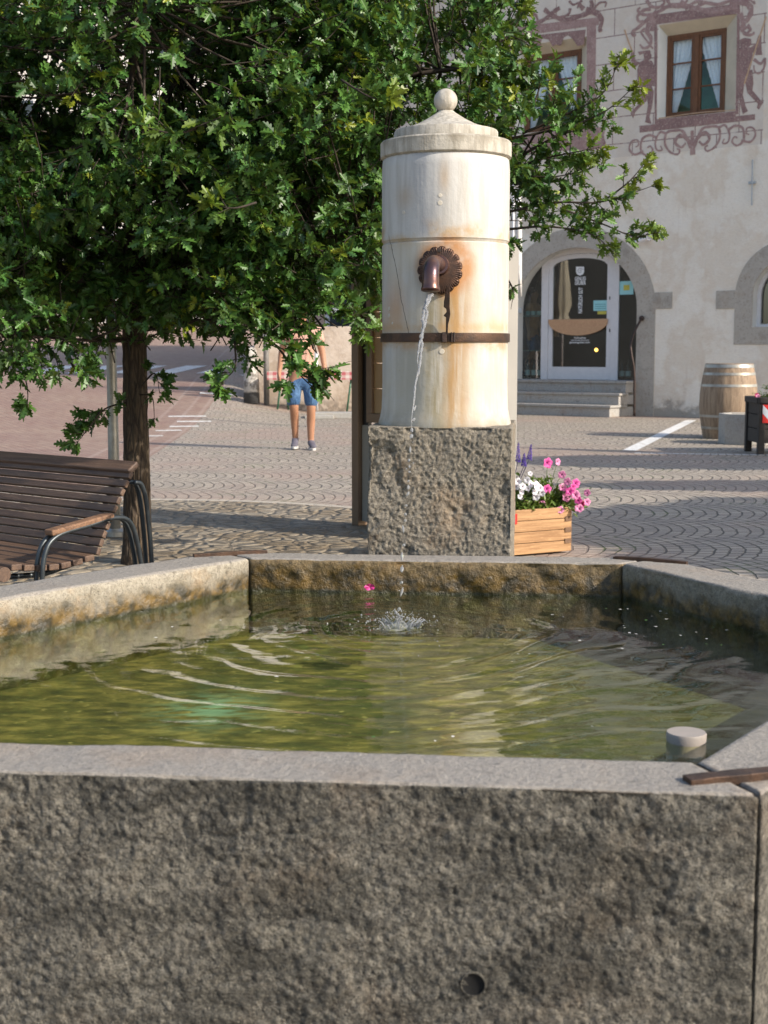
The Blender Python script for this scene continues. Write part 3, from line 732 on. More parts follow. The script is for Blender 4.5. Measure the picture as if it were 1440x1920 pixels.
# ------------------------------------------------------------------ bench
bench = thing('park_bench', 'dark brown slatted park bench with steel tube armrest beside the basin', 'bench', (-1.385, 4.985, 0), R(-39.3))
LN = 1.85
def slat(b, y, z, ang_, w_, t_, x0=-LN, x1=0):
    m_ = Matrix.Rotation(ang_, 4, 'X'); b.box(((x0+x1)/2, y, z), (x1-x0, w_, t_), mat=m_)
backp = []
NB = 11
for k in range(NB):
    s = k/(NB-1); y = .435+.185*s**1.15; z = .405+.315*s; backp.append((y, z))
b = B()
for k, (y, z) in enumerate(backp[:-1]):
    y2, z2_ = backp[k+1]; a = math.atan2(z2_-z, y2-y); slat(b, (y+y2)/2, (z+z2_)/2, a, .030, .020)
mk('backrest', b, M_bench, bench, bevel=.004, local=True)
b = B(); slat(b, .626, .733, R(35), .060, .026); mk('top_rail', b, M_bench, bench, bevel=.006, local=True)
b = B()
for k in range(7):
    y = .06+k*.056; z = .405-.02*math.sin(math.pi*k/6*.9); slat(b, y, z, R(-3 if k < 4 else 4), .046, .024)
mk('seat', b, M_bench, bench, bevel=.004, local=True)
b = B(); b.tube([(-LN, .005, .385), (0, .005, .385)], .028, 14); mk('seat_nosing', b, M_bench, bench, smooth=True, autos=40, local=True)
# end brackets that hug the slats
def bracket(xe):
    b = B(); pts = [(.02, .36), (.25, .345), (.40, .37)]+[(y+.02, z-.006) for y, z in backp]
    b.tube([(xe, y, z) for y, z in pts], .011, 8); mk('slat_bracket', b, M_tube, bench, smooth=True, local=True)
for xe in (-.10, -LN/2, -LN+.1): bracket(xe)
for xe in (.0, -LN):
    for dx in (0, -.035):
        x = xe+dx+(.02 if xe == 0 else 0)
        arm = catmull([(x, .14, 0), (x, .15, .28), (x, .17, .44), (x, .23, .505), (x, .38, .53), (x, .50, .548), (x, .585, .52), (x, .63, .38), (x, .645, .2), (x, .65, 0)], 6)
        b = B(); b.tube(arm, .0095, 10); mk('arm_hoop', b, M_tube, bench, smooth=True, local=True)
        bk = catmull([(x, .61, .68), (x, .645, .665), (x, .67, .58), (x, .69, .35), (x, .70, 0)], 6)
        b = B(); b.tube(bk, .0095, 10); mk('back_leg', b, M_tube, bench, smooth=True, local=True)
    b = B(); m_ = Matrix.Rotation(R(7.5), 4, 'X'); b.box((xe+(.003 if xe == 0 else -.017), .35, .538), (.052, .30, .022), mat=m_); mk('armrest', b, M_arm, bench, bevel=.006, local=True)

# ------------------------------------------------------------------ info board behind the column
bp = atz(683, 983); YB = bp[1]
xl = aty(672, 900, YB)[0]; xr = aty(961, 700, YB+.0)[0]; zt = aty(700, 478, YB)[2]
board = thing('information_board', 'tall brown metal notice board with tan panel standing behind the fountain column', 'notice board', ((xl+xr)/2, YB, 0))
YR = 8.35; xr = aty(958, 700, YR)[0]
bdir = np.array([xr-xl, YR-YB]); BLN = float(np.linalg.norm(bdir)); board.location = (xl, YB, 0); board.rotation_euler = (0, 0, math.atan2(bdir[1], bdir[0])); OFF[board.name] = None
zf0 = aty(705, 792, YB-.15)[2]; wx = .085
b = B(); b.box((.03, 0, zt/2), (.07, .11, zt)); mk('post', b, M_brown_metal, board, bevel=.003)
b = B(); b.box((BLN-.03, 0, zt/2), (.06, .11, zt)); mk('post', b, M_grey_panel, board, bevel=.003)
b = B(); b.box((BLN/2, 0, .36), (BLN-.14, .05, .66)); mk('lower_panel', b, M_grey_panel, board, bevel=.003)
b = B(); fw = .06; x0 = .13; x1 = BLN-.075
b.box(((x0+x1)/2, 0, zf0+fw/2), (x1-x0, .07, fw)); b.box(((x0+x1)/2, 0, zt-fw/2), (x1-x0, .07, fw))
b.box((x0+fw/2, 0, (zf0+zt)/2), (fw, .07, zt-zf0-2*fw)); b.box((x1-fw/2, 0, (zf0+zt)/2), (fw, .07, zt-zf0-2*fw))
mk('display_frame', b, M_brown_metal, board, bevel=.003)
b = B(); zz = zf0+fw
while zz < zt-fw-.02:
    h_ = min(.165, zt-fw-zz-.003); b.box(((x0+x1)/2, 0, zz+h_/2), (x1-x0-2*fw, .03, h_)); zz += .17
mk('tan_panel', b, M_tan_panel, board, bevel=.002)
b = B(); b.box((.0975, .0, (zt+.66)/2), (.06, .03, zt-.70)); mk('shadow_gap', b, M_black, board)

# ------------------------------------------------------------------ main facade (old house)
TH = math.atan(2600/3470)
WO = np.array([5.09, 24.96, 0.]); WS = np.array([math.cos(TH), -math.sin(TH), 0]); WN = np.array([-math.sin(TH), -math.cos(TH), 0.])
def W(s, z, out=0.): return WO+WS*s+np.array([0, 0, z])+WN*out
def wp(px, py, out=0.):
    o = np.array([0, 0, CAMH]); r_ = ray(px, py); a = WO+WN*out; t = np.dot(a-o, WN)/np.dot(r_, WN); p = o+r_*t
    return (float(np.dot(p-WO, WS)), float(p[2]))
house = thing('old_house', 'old plastered town house with purple painted window surrounds and arched shop door', 'house', tuple(W(1.0, 0)))
SL, SR, ZT = -6.2, 2.9, 10.5
def arc_open(sl, sr, zb_, zs, n=20, rise=None):
    c = (sl+sr)/2; r_ = (sr-sl)/2; rise = rise or r_
    return [(sl, zb_), (sr, zb_), (sr, zs)]+[(c+r_*math.cos(math.pi*k/n), zs+rise*math.sin(math.pi*k/n)) for k in range(1, n)]+[(sl, zs)]
dl = wp(968, 600)[0]; dr = wp(1194, 600)[0]; dzb = .63; dzs = wp(1190, 578)[1]; dzt = wp(1088, 464)[1]
door_o = arc_open(dl, dr, dzb, dzs, 28, dzt-dzs)
al = wp(1410, 600)[0]; azb = wp(1425, 613)[1]; azs = wp(1412, 556)[1]; ar_ = al+1.25; arch_o = arc_open(al, ar_, azb, azs, 24)
q = [wp(1234, 47), wp(1381.7, 26), wp(1379.4, 207), wp(1231.7, 223.6)]
w2o = (np.mean([q[0][0], q[3][0]]), np.mean([q[1][0], q[2][0]]), np.mean([q[2][1], q[3][1]]), np.mean([q[0][1], q[1][1]]))
w1l, w1r = wp(967, 160)[0], wp(1100, 150)[0]
w1o = (w1l, w1r, w2o[2], w2o[3])
def rect(o): return [(o[0], o[2]), (o[1], o[2]), (o[1], o[3]), (o[0], o[3])]
def plaster():
    g = G('old_plaster'); v = g.pos()
    s = g.n('ShaderNodeVectorMath', {0: g.n('ShaderNodeVectorMath', {0: v, 1: tuple(WO)}, operation='SUBTRACT'), 1: tuple(WS)}, out=1, operation='DOT_PRODUCT'); z = g.xyz(v)[2]
    n1 = g.noise(v, .9, 7, .6); n2 = g.noise(v, 4, 7, .65); n3 = g.noise(v, 26, 6, .7)
    c = g.mix(g.mr(n1, .38, .62), (.86,.79,.68), (.78,.69,.57)); c = g.mix(g.mr(n2, .45, .7, 0, .55), c, (.88,.83,.74)); c = g.mix(g.mr(n3, .5, .75, 0, .35), c, (.52,.45,.38))
    c = g.mix(g.m('MULTIPLY', g.gauss(n1, .52, .03), .3), c, (.68,.54,.40))
    # vertical run stains
    st = g.noise(g.comb(g.m('MULTIPLY', s, 5), 0, g.m('MULTIPLY', z, .7)), 1, 5, .6); c = g.mix(g.mr(st, .55, .72, 0, .35), c, (.62,.50,.38))
    # painted ashlar field above
    up = g.m('MULTIPLY', g.m('GREATER_THAN', z, wp(1137, 297)[1]), g.m('LESS_THAN', s, wp(1432, 200)[0]))
    c = g.mix(g.m('MULTIPLY', up, .55), c, (.62,.55,.48))
    br = g.N.new('ShaderNodeTexBrick'); g.L.new(g.comb(s, g.m('SUBTRACT', z, .13), 0), br.inputs['Vector'])
    for k, w_ in (('Scale', 1), ('Brick Width', .80), ('Row Height', .475), ('Mortar Size', .009), ('Mortar Smooth', 0)): br.inputs[k].default_value = w_
    br.offset = .5
    c = g.mix(g.m('MULTIPLY', g.m('MULTIPLY', br.outputs['Fac'], up), g.mr(n2, .35, .5, .3, .9)), c, (.26,.15,.14))
    # bare damp base
    db = g.m('MULTIPLY', g.mr(g.m('ADD', z, g.m('MULTIPLY', g.m('SUBTRACT', n2, .5), .9)), .12, .30, 1, 0), 1.0); c = g.mix(g.m('MULTIPLY', db, .75), c, (.34,.30,.25))
    h = g.m('ADD', g.m('MULTIPLY', n2, 1.0), g.m('ADD', g.m('MULTIPLY', n3, .3), g.m('MULTIPLY', db, -.6)))
    return g.done(c, .9, g.bump(h, .55, .05))
M_plaster = plaster()
M_reveal = simple('cream_reveal', (.62,.55,.42), .85, var=.15, sc=3)
M_reveal2 = simple('pale_reveal', (.66,.66,.62), .85, var=.1, sc=3)
M_trimstone = granite('arch_stone', (.46,.42,.36), (.40,.36,.31), (.28,.25,.21), rustamt=.15, bump=.3, fine=.12)
outerp = [(SL, 0), (SR, 0), (SR, ZT), (SL, ZT)]
holes = [door_o, arch_o, rect(w2o), rect(w1o)]
loops = [outerp]+holes; allp = [p for l in loops for p in l]
tri = tessellate_polygon([[Vector((p[0], p[1], 0)) for p in l] for l in loops])
b = B(); b.add([W(p[0], p[1]) for p in allp], [tuple(t) for t in tri])
b.add([W(SL, 0), W(SL, ZT), W(SL, ZT, -8), W(SL, 0, -8), W(SR, 0), W(SR, ZT), W(SR, ZT, -8), W(SR, 0, -8)], [(0, 1, 2, 3), (4, 7, 6, 5), (3, 2, 6, 7), (1, 5, 6, 2)])
wall = mk('wall', b, M_plaster, house)
def reveal(loop, depth, inner=None, mat_=M_reveal, name='reveal', parent=None, mats=None):
    b = B(); n = len(loop); inner = inner or loop
    b.add([W(p[0], p[1], .001) for p in loop]+[W(p[0], p[1], -depth) for p in inner], [(i, (i+1) % n, (i+1) % n+n, i+n) for i in range(n)])
    return mk(name, b, mat_, parent or house)
def wbox(b, s0, s1, z0, z1, o0, o1, m=0):
    v = [W(s, z, o) for o in (o0, o1) for s, z in ((s0, z0), (s1, z0), (s1, z1), (s0, z1))]
    b.add(v, [(0, 3, 2, 1), (4, 5, 6, 7), (0, 1, 5, 4), (1, 2, 6, 5), (2, 3, 7, 6), (3, 0, 4, 7)], m)
def glass_mat(name, tint=(.9, .95, .95), refl=.12):
    g = G(name); g.N.remove(g.p)
    tr = g.n('ShaderNodeBsdfTransparent', {0: tint}); gl = g.n('ShaderNodeBsdfGlossy', {0: (1, 1, 1), 'Roughness': .01})
    f = g.schlick(refl); mx = g.n('ShaderNodeMixShader', {0: f, 1: tr, 2: gl}); g.L.new(mx, g.out.inputs[0]); return g.mat
M_glass = glass_mat('window_glass', (.95,.98,.98), .02); M_shopglass = glass_mat('shop_glass', (.60,.72,.70), .13)
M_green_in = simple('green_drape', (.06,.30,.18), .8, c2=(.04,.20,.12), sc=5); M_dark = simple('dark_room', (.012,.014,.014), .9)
def curtain_mat():
    g = G('net_curtain'); v = g.pos(); return g.done(g.mix(g.mr(g.noise(v, 30, 4), .3, .7), (.88,.89,.92), (.74,.77,.82)), .9)
M_curt = curtain_mat()
def house_window(o, d, il, ir, lab):
    w_ = thing('window', None, None, (0, 0, 0)); 
    bpy.data.objects.remove(w_)
    s0, s1, z0, z1 = o; i0, i1 = s0+il, s1-ir; iz1 = z1-.17; iz0 = z0+.02
    inner = [(i0, iz0), (i1, iz0), (i1, iz1), (i0, iz1)]
    lp = rect(o); b = B(); n = 4
    b.add([W(p[0], p[1], .001) for p in lp]+[W(p[0], p[1], -d) for p in inner], [(0, 1, 5, 4), (1, 2, 6, 5), (2, 3, 7, 6), (3, 0, 4, 7)])
    b.m = [0, 0, 0, 1]
    mk('reveal', b, [M_reveal, M_reveal2], house)
    fr = B(); f = .055
    wbox(fr, i0, i0+f, iz0, iz1, -d-.06, -d+.012); wbox(fr, i1-f, i1, iz0, iz1, -d-.06, -d+.012)
    wbox(fr, i0+f, i1-f, iz1-f, iz1, -d-.06, -d+.010); wbox(fr, i0+f, i1-f, iz0, iz0+f*.9, -d-.06, -d+.010)
    c = (i0+i1)/2; g_ = .042
    wbox(fr, c-.05, c+.05, iz0+f*.9, iz1-f, -d-.05, -d+.018)
    for a, bb in ((i0+f, c-.05), (c+.05, i1-f)):
        wbox(fr, a, a+g_, iz0+f*.9, iz1-f, -d-.05, -d); wbox(fr, bb-g_, bb, iz0+f*.9, iz1-f, -d-.05, -d)
        wbox(fr, a+g_, bb-g_, iz1-f-g_, iz1-f, -d-.05, -d-.001); wbox(fr, a+g_, bb-g_, iz0+f*.9, iz0+f*.9+g_, -d-.05, -d-.001)
        for q_ in (1/3, 2/3):
            zz = iz0+f+(iz1-iz0-2*f)*q_; wbox(fr, a+g_, bb-g_, zz-.012, zz+.012, -d-.045, -d-.004)
    wf = mk('window', fr, M_winwood, house)
    gb = B(); wbox(gb, i0+.02, i1-.02, iz0+.02, iz1-.02, -d-.032, -d-.028); mk('pane', gb, M_glass, wf)
    db = B(); wbox(db, i0-.1, i1+.1, iz0-.1, iz1+.1, -d-.7, -d-.5, 0); mk('drape', db, M_green_in, wf)
    # gathered net curtains drawn to the sides
    for sgn, e0, e1 in ((1, i0+f, c), (-1, i1-f, c)):
        vs = []; fs = []; nz_, nx_ = 26, 40
        for j in range(nz_+1):
            tz = j/nz_; z = iz1-.03-(iz1-iz0-.06)*tz
            wid = abs(e1-e0)*(1.0-.85*tz**1.1)*(1+.02*math.sin(j*2.4))
            for i in range(nx_+1):
                tx = i/nx_; s = e0+sgn*wid*tx; vs.append(W(s, z, -d-.10+.018*math.sin(tx*34+tz*2)+.006*math.sin(tx*71)))
        fs = [(j*(nx_+1)+i, j*(nx_+1)+i+1, (j+1)*(nx_+1)+i+1, (j+1)*(nx_+1)+i) for j in range(nz_) for i in range(nx_)]
        cb = B(); cb.add(vs, fs); mk('net_curtain', cb, M_curt, wf, smooth=True)
    return wf
house_window(w2o, .17, .10, .26, 'a'); house_window(w1o, .17, .10, .20, 'b')
# painted decoration
def fresco(name, c, c2):
    g = G(name); v = g.pos(); n1 = g.noise(v, 6, 6, .65); n2 = g.noise(v, 40, 5, .7)
    cc = g.mix(g.mr(n1, .35, .65), c, c2); cc = g.mix(g.mr(n2, .52, .68, 0, .7), cc, (.64,.55,.47)); cc = g.mix(g.mr(g.noise(v, 14, 5, .7), .55, .7, 0, .45), cc, (.16,.10,.10)); return g.done(cc, .9, g.bump(n2, .2, .01))
M_pur = fresco('faded_purple_fresco', (.33,.205,.185), (.24,.145,.135)); M_pur_l = fresco('light_purple_fresco', (.42,.28,.25), (.32,.20,.185)); M_och = fresco('ochre_fresco', (.58,.38,.22), (.50,.33,.22))
K = [0]
def flatpoly(b, pix, out=.004, raw=False):
    K[0] += 1; o_ = out+.00013*(K[0] % 12)
    pp_ = [wp(*p) for p in pix] if not raw else pix
    if isinstance(b, PB): b = b.new()
    b.prism(pp_, lambda a, c_, d_: W(a, c_, d_), .0006, o_)
def ribbon(b, pix, w0, w1=None, out=.005, scroll=None, raw=False):
    if isinstance(b, PB): b = b.new()
    w0 = w0*.72; w1 = w1*.72 if w1 is not None else None
    pts_ = catmull([(*(wp(*p) if not raw else p), 0) for p in pix], 6); n = len(pts_); w1 = w0 if w1 is None else w1
    L_, R_ = [], []
    for i, p in enumerate(pts_):
        t = pts_[min(i+1, n-1)]-pts_[max(0, i-1)]; t = t/(np.linalg.norm(t)+1e-9); nn = np.array([-t[1], t[0]]); w_ = (w0+(w1-w0)*i/(n-1))/2*(1+.12*math.sin(i*1.3))
        L_.append(p[:2]+nn*w_); R_.append(p[:2]-nn*w_)
    K[0] += 1; o_ = out+.00013*(K[0] % 12)
    vs = [W(p[0], p[1], o_) for p in L_]+[W(p[0], p[1], o_) for p in R_]+[W(p[0], p[1], .0006) for p in L_]+[W(p[0], p[1], .0006) for p in R_]
    fs = [(i, i+1, n+i+1, n+i) for i in range(n-1)]+[(i, i+1, 2*n+i+1, 2*n+i) for i in range(n-1)]+[(n+i, 3*n+i, 3*n+i+1, n+i+1) for i in range(n-1)]
    b.add(vs, fs)
def spiral(cx, cy, r0, a0, turns, sgn=1, n=12, r1=2):
    return [(cx+(r0+(r1-r0)*k/n)*math.cos(a0+sgn*turns*2*math.pi*k/n), cy+(r0+(r1-r0)*k/n)*math.sin(a0+sgn*turns*2*math.pi*k/n)) for k in range(n+1)]
Z = lambda x, y: (1040+x/3.6, y/3.6)
Z3 = lambda x, y: (900+x/5.14, y/5.14)
class PB:
    def __init__(s): s.parts = []
    def new(s): s.parts.append(B()); return s.parts[-1]
M_ochp = fresco('ochre_outline_fresco', (.62,.44,.30), (.56,.42,.32))
def painted(name, mat_, builder, join=False):
    P_ = PB(); builder(P_)
    if join:
        b = B()
        for q_ in P_.parts: b.add(q_.v, q_.f)
        mk(name, b, mat_, house); return
    for q_ in P_.parts: mk(name, q_, mat_ if not getattr(q_, 'och', 0) else M_ochp, house)
def frame2(b):
    flatpoly(b, [Z(640, 105), Z(1250, 22), Z(1250, 92), Z(690, 165), Z(640, 170)])
    flatpoly(b, [Z(672, 160), Z(692, 160), Z(690, 845), Z(676, 848)]); flatpoly(b, [Z(1232, 60), Z(1252, 60), Z(1240, 770), Z(1222, 772)])
    flatpoly(b, [Z(572, 850), Z(680, 838), Z(690, 805), Z(1222, 750), Z(1222, 785), Z(1352, 770), Z(1352, 808), Z(575, 895)])
painted('painted_frame', M_pur, frame2)
def scr2(b):
    cxy = Z(930, 950)
    ribbon(b, [Z(932, 1045), Z(930, 950), Z(928, 880)], .13, .07)
    for sg in (-1, 1):
        f_ = lambda x, y: Z(930+sg*x, y-sg*x*.11)
        ribbon(b, [f_(0, 990), f_(40, 930), f_(90, 905), f_(115, 950), f_(75, 985), f_(45, 960)], .10, .05)
        ribbon(b, [f_(10, 1000), f_(60, 885), f_(120, 868), f_(175, 880), f_(185, 950), f_(150, 1010), f_(100, 1030), f_(85, 1005), f_(105, 992)], .07, .04)
        ribbon(b, [f_(180, 880), f_(220, 870), f_(250, 930), f_(240, 985), f_(205, 990), f_(215, 960)], .06, .03)
        ribbon(b, [f_(240, 905), f_(290, 880), f_(340, 905), f_(345, 985), f_(300, 1015), f_(268, 985), f_(285, 955), f_(305, 965)], .065, .035)
        ribbon(b, [f_(330, 985), f_(390, 1000), f_(425, 960), f_(410, 910), f_(370, 905), f_(365, 940), f_(385, 950)], .06, .03)
    # upper left acanthus
    ribbon(b, [Z(1235, 40), Z(1050, 75), Z(850, 35), Z(760, 45), Z(700, 80), Z(640, 100), Z(590, 95), Z(560, 70), Z(580, 50)], .13, .05)
    ribbon(b, [Z(690, 80), Z(630, 130), Z(560, 190), Z(525, 215), Z(530, 240), Z(550, 235)], .11, .05); ribbon(b, [Z(650, 60), Z(600, 70), Z(560, 110), Z(570, 145), Z(600, 140)], .09, .05)
    ribbon(b, [Z(640, 150), Z(625, 210), Z(650, 260), Z(640, 310), Z(600, 325), Z(575, 300)], .13, .04); ribbon(b, [Z(610, 190), Z(585, 215), Z(600, 245), Z(665, 330)], .06, .04)
    ribbon(b, [Z(640, 100), Z(665, 150), Z(655, 210)], .16, .10)
    ribbon(b, [Z(620, 0), Z(650, 40), Z(700, 50), Z(740, 20), Z(720, -20)], .09, .05); ribbon(b, [Z(760, 0), Z(790, 40), Z(850, 45), Z(900, 0)], .08, .05)
    ribbon(b, [Z(850, 10), Z(930, 60), Z(1010, 20), Z(1100, 30), Z(1200, 0)], .10, .07); ribbon(b, [Z(880, 60), Z(960, 10), Z(1040, 20)], .09, .05)
    # upper right acanthus
    ribbon(b, [Z(1180, 20), Z(1280, 15), Z(1325, 60), Z(1310, 120), Z(1275, 160), Z(1290, 200)], .16, .09); ribbon(b, [Z(1250, 90), Z(1270, 140), Z(1265, 200), Z(1300, 235), Z(1340, 230), Z(1345, 215)], .12, .04)
    ribbon(b, [Z(1300, 170), Z(1320, 200), Z(1300, 225)], .10, .05); ribbon(b, [Z(1250, 10), Z(1310, -5), Z(1350, 25), Z(1345, 5)], .06, .03)
    ribbon(b, [Z(1345, 400), Z(1390, 430), Z(1420, 395), Z(1412, 460), Z(1380, 495), Z(1350, 480), Z(1345, 440)], .07, .03)
painted('painted_scroll', M_pur_l, scr2)
def figL(b):   # nude warrior with hat and staff, left of the window
    flatpoly(b, [Z(*p) for p in [(575,420),(600,405),(655,410),(672,440),(672,520),(655,580),(575,585),(560,540),(558,470)]])
    flatpoly(b, [Z(*p) for p in [(598,355),(640,345),(655,372),(652,395),(630,412),(606,404)]]); flatpoly(b, [Z(*p) for p in [(560,350),(640,338),(652,352),(600,360),(575,372)]])
    flatpoly(b, [Z(*p) for p in [(575,425),(545,455),(525,450),(512,365),(520,348),(538,352),(545,410),(572,418)]])
    flatpoly(b, [Z(*p) for p in [(570,575),(622,590),(622,680),(600,700),(545,755),(530,800),(513,765),(520,752),(580,690),(585,655),(566,610)]])
    flatpoly(b, [Z(*p) for p in [(612,590),(655,580),(670,620),(660,710),(640,790),(655,838),(610,825),(615,805),(630,710),(622,650)]])
    ribbon(b, [Z(668, 450), Z(674, 500), Z(655, 580)], .10, .07)
painted('painted_figure', M_pur, figL, True)
def figR(b):
    flatpoly(b, [Z(*p) for p in [(1240,330),(1262,312),(1325,320),(1338,345),(1330,430),(1310,500),(1245,500),(1237,430)]])
    flatpoly(b, [Z(*p) for p in [(1250,270),(1280,255),(1325,262),(1330,300),(1300,325),(1262,320),(1250,300)]])
    flatpoly(b, [Z(*p) for p in [(1318,325),(1360,290),(1375,240),(1396,242),(1395,290),(1335,360)]]); flatpoly(b, [Z(*p) for p in [(1370,290),(1395,285),(1400,370),(1355,372)]])
    flatpoly(b, [Z(*p) for p in [(1245,490),(1290,500),(1282,560),(1270,640),(1290,720),(1305,750),(1270,770),(1240,650)]])
    flatpoly(b, [Z(*p) for p in [(1290,480),(1335,470),(1342,560),(1335,610),(1395,680),(1410,690),(1378,740),(1365,728),(1372,700),(1300,625),(1288,560)]])
painted('painted_figure', M_pur, figR, True)
def staffs(b):
    ribbon(b, [Z(472, 200), Z(495, 270), Z(527, 355)], .035); ribbon(b, [Z(1428, 110), Z(1390, 230), Z(1340, 380), Z(1280, 570)], .035)
    ribbon(b, [Z(702, 800), Z(960, 762), Z(1220, 742)], .02); ribbon(b, [Z(560, 600), Z(575, 650)], .02)
painted('painted_staff', M_och, staffs)
def frame1(b):
    flatpoly(b, [Z3(*p) for p in [(200,300),(330,262),(1150,165),(1150,240),(1120,245),(345,352),(260,372)]])
    flatpoly(b, [Z3(*p) for p in [(1030,240),(1120,240),(1110,1240),(1030,1240)]]); flatpoly(b, [Z3(*p) for p in [(260,372),(345,352),(340,1290),(262,1300)]])
    flatpoly(b, [Z3(*p) for p in [(220,1340),(1030,1228),(1210,1225),(1200,1285),(1185,1300),(220,1420)]])
    flatpoly(b, [Z3(*p) for p in [(330,1450),(700,1330),(1190,1290),(1215,1400),(1150,1440),(800,1450),(400,1500)]])
painted('painted_frame', M_pur_l, frame1)
def scr1(b):
    ribbon(b, [Z3(350, 190), Z3(450, 240), Z3(600, 200), Z3(700, 120), Z3(770, 75)], .10, .11); ribbon(b, [Z3(620, 90), Z3(700, 150), Z3(820, 190), Z3(950, 160), Z3(1080, 110)], .11, .12)
    ribbon(b, [Z3(1020, 100), Z3(1130, 130), Z3(1175, 200), Z3(1150, 290), Z3(1180, 290)], .17, .06); ribbon(b, [Z3(860, 10), Z3(900, 45), Z3(950, 30), Z3(940, 80)], .06, .04)
    ribbon(b, [Z3(1060, 120), Z3(1080, 50), Z3(1070, 0)], .14, .09); ribbon(b, [Z3(1090, 100), Z3(1150, 30), Z3(1215, 25), Z3(1205, 70)], .06, .04); ribbon(b, [Z3(1000, 90), Z3(960, 40), Z3(985, 0)], .12, .06)
    ribbon(b, [Z3(500, 130), Z3(540, 150), Z3(560, 200)], .10, .05); ribbon(b, [Z3(870, 80), Z3(850, 140), Z3(770, 165)], .08, .05)
    ribbon(b, [Z3(1160, 1300), Z3(1200, 1380), Z3(1150, 1430), Z3(1140, 1390)], .08, .03)
painted('painted_scroll', M_pur, scr1)
def lintel1(b):
    flatpoly(b, [Z3(*p) for p in [(350,362),(1020,285),(1000,430),(940,445),(900,380),(850,340),(810,360),(780,440),(740,430),(700,445),(660,380),(600,370),(570,470),(520,480),(480,420),(430,395),(420,510),(400,500)]])
painted('painted_valance', M_pur, lintel1)

# arch stone trims
def trim(loopin, wid, bars, name='arch_trim', zlow=0.0, sill=False):
    sl, sr = loopin[0][0], loopin[1][0]; zb_ = loopin[0][1]; zs = loopin[2][1]; n = len(loopin)-4
    c = (sl+sr)/2; r_ = (sr-sl)/2; rise = max(p[1] for p in loopin)-zs
    inn = [(sr, zlow), (sr, zs)]+[(c+r_*math.cos(math.pi*k/24), zs+rise*math.sin(math.pi*k/24)) for k in range(1, 24)]+[(sl, zs), (sl, zlow)]
    ou = [(sr+wid, zlow), (sr+wid, zs)]+[(c+(r_+wid)*math.cos(math.pi*k/24), zs+(rise+wid)*math.sin(math.pi*k/24)) for k in range(1, 24)]+[(sl-wid, zs), (sl-wid, zlow)]
    b = B(); n = len(inn); o_ = .012
    vs = [W(p[0], p[1], o_) for p in inn]+[W(p[0], p[1], o_) for p in ou]+[W(p[0], p[1], -.02) for p in inn]+[W(p[0], p[1], 0) for p in ou]
    b.add(vs, [(i, i+1, n+i+1, n+i) for i in range(n-1)]+[(i, 2*n+i, 2*n+i+1, i+1) for i in range(n-1)]+[(n+i, n+i+1, 3*n+i+1, 3*n+i) for i in range(n-1)])
    for (s0, s1, z0, z1) in bars: wbox(b, s0, s1, z0, z1, 0, .0145)
    if sill: wbox(b, sl-wid+.001, sr+wid, zlow-.3, zlow+.001, 0, .0115)
    mk(name, b, M_trimstone, house, bevel=.004)
tw = wp(1229, 600)[0]-dr
qz0, qz1 = wp(1245, 579)[1], wp(1245, 548)[1]
trim(door_o, tw, [(dr+tw-.02, wp(1261, 560)[0], qz0, qz1)])
tw2 = al-wp(1377, 600)[0]
trim(arch_o, tw2, [(wp(1343, 560)[0], al-tw2+.02, wp(1360, 579)[1], wp(1360, 545)[1])], zlow=azb, sill=True)
# door assembly
DD = .25
reveal(door_o, DD, mat_=M_reveal2)
def wdp(px, py): return wp(px, py, -DD)
M_frame = M_white
sl0, sr0 = door_o[0][0], door_o[1][0]
lx0, lx1 = wdp(1028.4, 600)[0], wdp(1147, 600)[0]; jx0, jx1 = wdp(1015.7, 600)[0], wdp(1160.3, 600)[0]
shop = B()
def arch_top(s, so, si, zspring, rise): pass
lz_side = wdp(1028, 493)[1]; lz_top = wdp(1088, 475)[1]
ez = lambda s, off=0.0: dzs+(dzt-dzs)*math.sqrt(max(0, 1-((s-(sl0+sr0)/2)/((sr0-sl0)/2))**2))-off
# white outer frame: jambs and the arch head between leaf top and opening
hs = np.linspace(jx0, jx1, 24); c_ = (lx0+lx1)/2; hwid = (lx1-lx0)/2
leaf_top = lambda s: lz_side+(lz_top-lz_side)*math.sqrt(max(0, 1-((s-c_)/hwid)**2)) if abs(s-c_) < hwid else None
pts_hi = [(s, ez(s)+.02) for s in hs]; lo = [(s, leaf_top(s)) for s in np.linspace(lx1-.001, lx0+.001, 20)]
poly = pts_hi[::-1]+[(jx0, dzb+.002), (lx0, dzb+.002)]+[(p[0], p[1]) for p in lo[::-1]]+[(lx1, dzb+.002), (jx1, dzb+.002)]
shop.prism(poly, lambda a, z_, d_: W(a, z_, d_), -DD-.02, -DD+.02)
mk('door_frame', shop, M_frame, house)
gx0, gx1 = wdp(1036.4, 600)[0], wdp(1138, 600)[0]; gz0 = wdp(1088, 688)[1]; gzs = wdp(1036, 502)[1]; gzt = wdp(1088, 484)[1]
lf = B(); g_c = (gx0+gx1)/2; g_h = (gx1-gx0)/2
gt = lambda s: gzs+(gzt-gzs)*math.sqrt(max(0, 1-((s-g_c)/g_h)**2))
e = .006
outl = [(s, leaf_top(s)-e) for s in np.linspace(lx1-.008, lx0+.008, 22)]
poly = [(lx1-e, dzb+.006)]+[(lx1-e, lz_side)]+outl+[(lx0+e, lz_side), (lx0+e, dzb+.006)]
inner = [(gx0, gz0), (gx1, gz0), (gx1, gzs)]+[(s, gt(s)) for s in np.linspace(gx1-.004, gx0+.004, 20)]+[(gx0, gzs)]
tri = tessellate_polygon([[Vector((p[0], p[1], 0)) for p in poly], [Vector((p[0], p[1], 0)) for p in inner]])
ap = poly+inner; lf.add([W(p[0], p[1], -DD+.012) for p in ap], [tuple(t) for t in tri])
n1_, n2_ = len(poly), len(inner)
